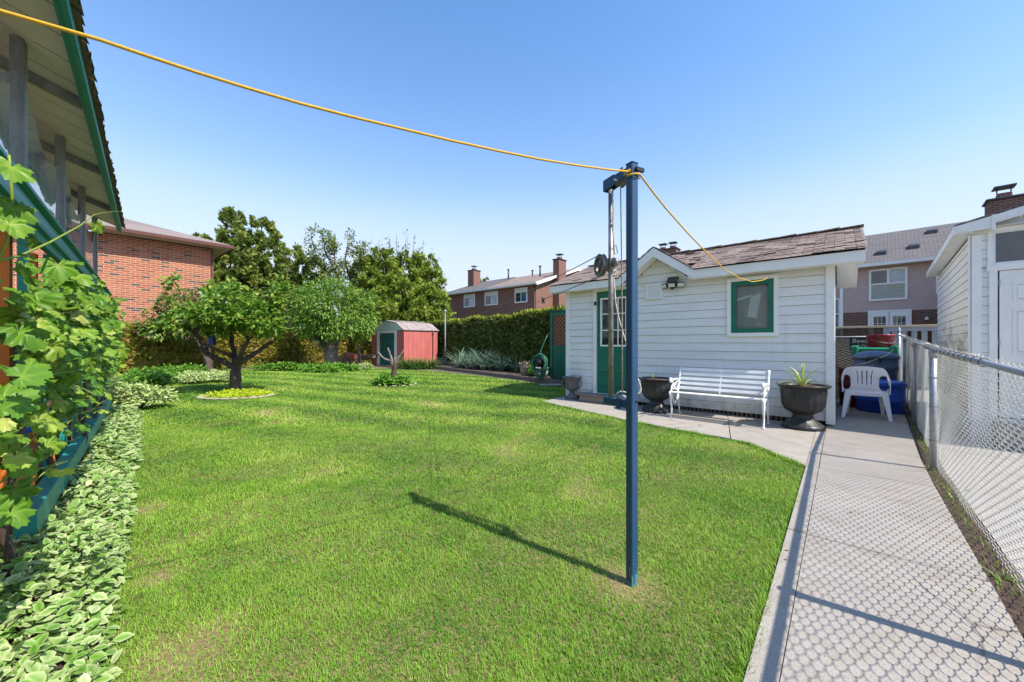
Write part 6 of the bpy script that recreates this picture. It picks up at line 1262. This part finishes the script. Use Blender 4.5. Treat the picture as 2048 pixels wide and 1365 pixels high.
# ------------------------------------------------------------------ ground cover under the porch rail
n_p = np.array((.722, .691, 0)); c_p = np.array((-.691, .722, 0)); o_p = np.array((-2.5, 1.893, 0))
def strip(n, t0, t1, w0, w1): t = rng.uniform(t0, t1, n); w = rng.uniform(0, 1, n) * (w1 - w0) + w0; return o_p + t[:, None] * c_p + w[:, None] * n_p, t, w
ps = []; 
for (t0, t1, n, s) in ((-2.2, .55, 3100, .062), (.55, 2.4, 1900, .062), (2.4, 6.6, 2700, .076)):
    p, t, w = strip(int(n * 2.0), t0, t1, -.28 if t0 < .5 else -.03, .40); edge = .4 + .03 * np.sin(t * 2.3) + .03 * np.sin(t * 5.1 + 1); k = w < edge + .05 * rng.normal(0, 1, len(w)); p, w, t, edge = p[k], w[k], t[k], edge[k]
    hgt = (.03 + .12 * rng.random(len(p))) * np.clip((edge - w) / .22 + .3, .2, 1) * (1 + .3 * np.sin(t * 4 + w * 7)); p[:, 2] = hgt; ps.append((p, s * .82 * rng.uniform(.5, 1.4, len(p))))
p = np.concatenate([a for a, _ in ps]); s = np.concatenate([a for _, a in ps]); n = len(p)
OV = ([(0, 0, 0), (-.2, .16, .03), (-.32, .42, .05), (-.2, .75, 0), (0, 1, -.08), (.2, .75, 0), (.32, .42, .05), (.2, .16, .03), (0, .25, -.02), (0, .72, -.03)], [(0, 8, 1), (1, 8, 2), (2, 8, 9, 3), (3, 9, 4), (0, 7, 8), (7, 6, 8), (6, 5, 9, 8), (5, 4, 9)])
OVT = (.1, .32, .42, .4, .45, .4, .42, .32, -.18, -.12)
ld = norm(np.stack([rng.normal(0, 1, n), rng.normal(0, 1, n), rng.normal(.05, .5, n)], 1) + n_p * .15); ln = norm(np.array([0, 0, 1.0]) + rdir(n) * .6 + SUNV * .2)
M['gout'] = leafmat("variegated_ground_cover", [(0, (.08, .23, .018)), (.3, (.18, .33, .055)), (.6, (.34, .45, .16)), (1, (.58, .6, .33))], .25, .42)
tag(scatter("ground_cover", OV, p, frames(ld, ln), s, M['gout'], tint=rng.beta(2, 2, n) * .75, vt=OVT), "variegated pale edged ground cover along the porch rail", "ground cover", kind='stuff')
sheet("border_soil", [tuple(o_p + c_p * t + n_p * w)[:2] for t, w in ((-2.5, -.6), (-2.5, .34), (6.8, .34), (6.8, -.6))], .006, M['soil'])
# ------------------------------------------------------------------ grape vine on the porch posts
gv = thing("grape_vine", "sprawling grape vine with broad light green leaves over the orange and green posts", "vine", (-2.5, 1.893, 0), ROT_P)
# own axes: x along the porch, -y towards the lawn
nc = 80; tc = rng.uniform(-.7, 6.8, nc); zc = rng.beta(2.0, 1.6, nc); zc = (.74 + .03 * tc) + zc * (.82 + .06 * tc); n = 1100; ci = rng.integers(0, nc, n); t = tc[ci] + rng.normal(0, .17, n); z = zc[ci] + rng.normal(0, .13, n); y = -rng.random(n) ** 1.3 * .15 - .01
k = (t < 6.9) & (z > .52); t, z, y = t[k], z[k], y[k]; n = len(t)
pos = np.stack([t, y, z], 1); L2 = lambda v: np.array(Minv2 @ Vector(v)); Minv2 = gv.matrix_basis.to_3x3().inverted(); sl_ = np.array(Minv2 @ Vector(SUNV))
ld = norm(np.stack([rng.normal(0, .8, n), rng.normal(-.4, .5, n), rng.normal(-.55, .5, n)], 1)); ln = norm(np.array([0, -.7, .45]) + sl_ * .75 + rdir(n) * .55)
ang_ = np.degrees(np.arctan2([v[1] - .3 for v in GRAPE[0]], [v[0] for v in GRAPE[0]])); ang_[ang_ < -70] += 360
vein_ = [max(math.exp(-((a - c) / 5.5) ** 2) for c in (90, 38, 142, -14, 194)) for a in ang_]; kk_ = (len(GRAPE[0]) - 1) // 2
VTG = tuple([.3] + [-.05 + .26 * v for v in vein_[1:kk_ + 1]] + [-.04 + .1 * v for v in vein_[kk_ + 1:]])
gsz = .13 * rng.uniform(.4, 1.2, n); scatter("leaves", GRAPE, pos, frames(ld, ln), np.stack([gsz * rng.uniform(.75, 1.1, n), gsz, gsz * rng.uniform(-.5, 3.2, n)], 1), M['vine'], gv, tint=rng.beta(1.8, 2.8, n), vt=VTG, smooth=True)
# single big leaves hanging into the picture's left edge
big = [(22, 318, 1.5, .15), (28, 395, 1.55, .16), (8, 430, 1.5, .13), (112, 512, 2.0, .17), (188, 440, 2.35, .1), (60, 470, 2.1, .1), (35, 600, 1.75, .2), (20, 640, 1.6, .18), (95, 830, 2.4, .17), (30, 780, 1.9, .13), (60, 905, 1.9, .15), (20, 960, 1.55, .16), (10, 1010, 1.5, .13), (230, 690, 6.0, .3), (160, 570, 4.0, .2), (190, 640, 4.6, .24), (120, 690, 3.2, .18)]
bp = np.array([tuple(gv.matrix_basis.inverted() @ P(x, y, Y)) for x, y, Y, s in big]); nb_ = len(big)
ld = norm(np.stack([rng.normal(.1, .5, nb_), rng.normal(-.2, .4, nb_), np.full(nb_, -.8)], 1)); ln = norm(np.array([-.75, -.55, .3]) + sl_ * .35 + rdir(nb_) * .3)
scatter("large_leaves", GRAPE, bp, frames(ld, ln), np.array([[q[3] * .95, q[3] * .95, q[3] * (.8 + 2.2 * rng.random())] for q in big]), M['vine'], gv, tint=rng.uniform(.1, .5, nb_), vt=VTG, smooth=True)
b = MB()
for pts in (((-30, 528, 1.5), (40, 512, 1.7), (100, 485, 1.95), (160, 452, 2.25), (188, 430, 2.4)), ((-20, 560, 1.5), (15, 480, 1.55), (25, 400, 1.55), (18, 310, 1.5)), ((-10, 820, 1.6), (60, 740, 2.0), (140, 690, 3.0), (210, 640, 5.0)), ((-10, 900, 1.5), (50, 850, 2.0), (120, 800, 3.0))):
    b.tube([gv.matrix_basis.inverted() @ P(*q) for q in pts], [.006, .005, .005, .004, .003][:len(pts)], 6)
b.tube([gv.matrix_basis.inverted() @ P(*q) for q in ((188, 430, 2.4), (205, 426, 2.5), (225, 424, 2.6), (243, 423, 2.7))], [.003, .002, .0015, .001], 5)
for k in range(60):
    t0 = rng.uniform(-.6, 6.6); z0 = rng.uniform(.5, 1.5); l = rng.uniform(.3, .8); b.tube([(t0, -.03, z0), (t0 + l * .4, -.12, z0 + l * .25), (t0 + l * .8, -.2, z0 + l * .25)], [.004, .003, .0015], 5)
b.build("stems", M['stem'], gv)
b = MB()
for t0 in (.1, 1.5, 2.8, 4.2, 5.5):
    pts = [Vector((t0, .03, 0))]
    for k in range(12): pts.append(pts[-1] + Vector((rng.normal(.03, .05), rng.normal(-.004, .015), .15)))
    b = MB(); b.tube(pts, [.022 - .001 * k for k in range(13)], 7); b.build("woody_trunk", M['vwood'], gv)
# small weeds along the fence foot
for k, (x, y) in enumerate(((1925, 985), (1905, 1000), (2000, 1165), (1845, 880))):
    p = G(x, y); t_ = thing("weed", "small green weed growing at the foot of the wire fence", "weed", p.to_tuple(), 0, "weeds at the fence foot"); straps(t_, "leaves", 7, .09, .018, M['bush'], (0, 0, 0), (.4, 1.2), 1.0)

# ------------------------------------------------------------------ small litter on the concrete
n = 70; p = np.array([tuple(pathpt(rng.uniform(-2.6, 2.4), rng.uniform(.02, 1.1))) for _ in range(40)] + [tuple(fo(rng.uniform(-2.5, 3), rng.uniform(.2, 2.5))) for _ in range(30)]); p[:, 2] = .037
M['litter'] = leafmat("dry_leaf_bits", [(0, (.16, .08, .03)), (.6, (.3, .18, .06)), (1, (.3, .32, .08))], .2)
tag(scatter("leaf_litter", LEAF, p, frames(norm(rdir(n) * np.array([1, 1, .1])), norm(rdir(n) * .3 + np.array([0, 0, 1.0]))), rng.uniform(.008, .03, n), M['litter']), "tiny dry leaf bits scattered on the concrete", "leaf litter", kind='stuff')
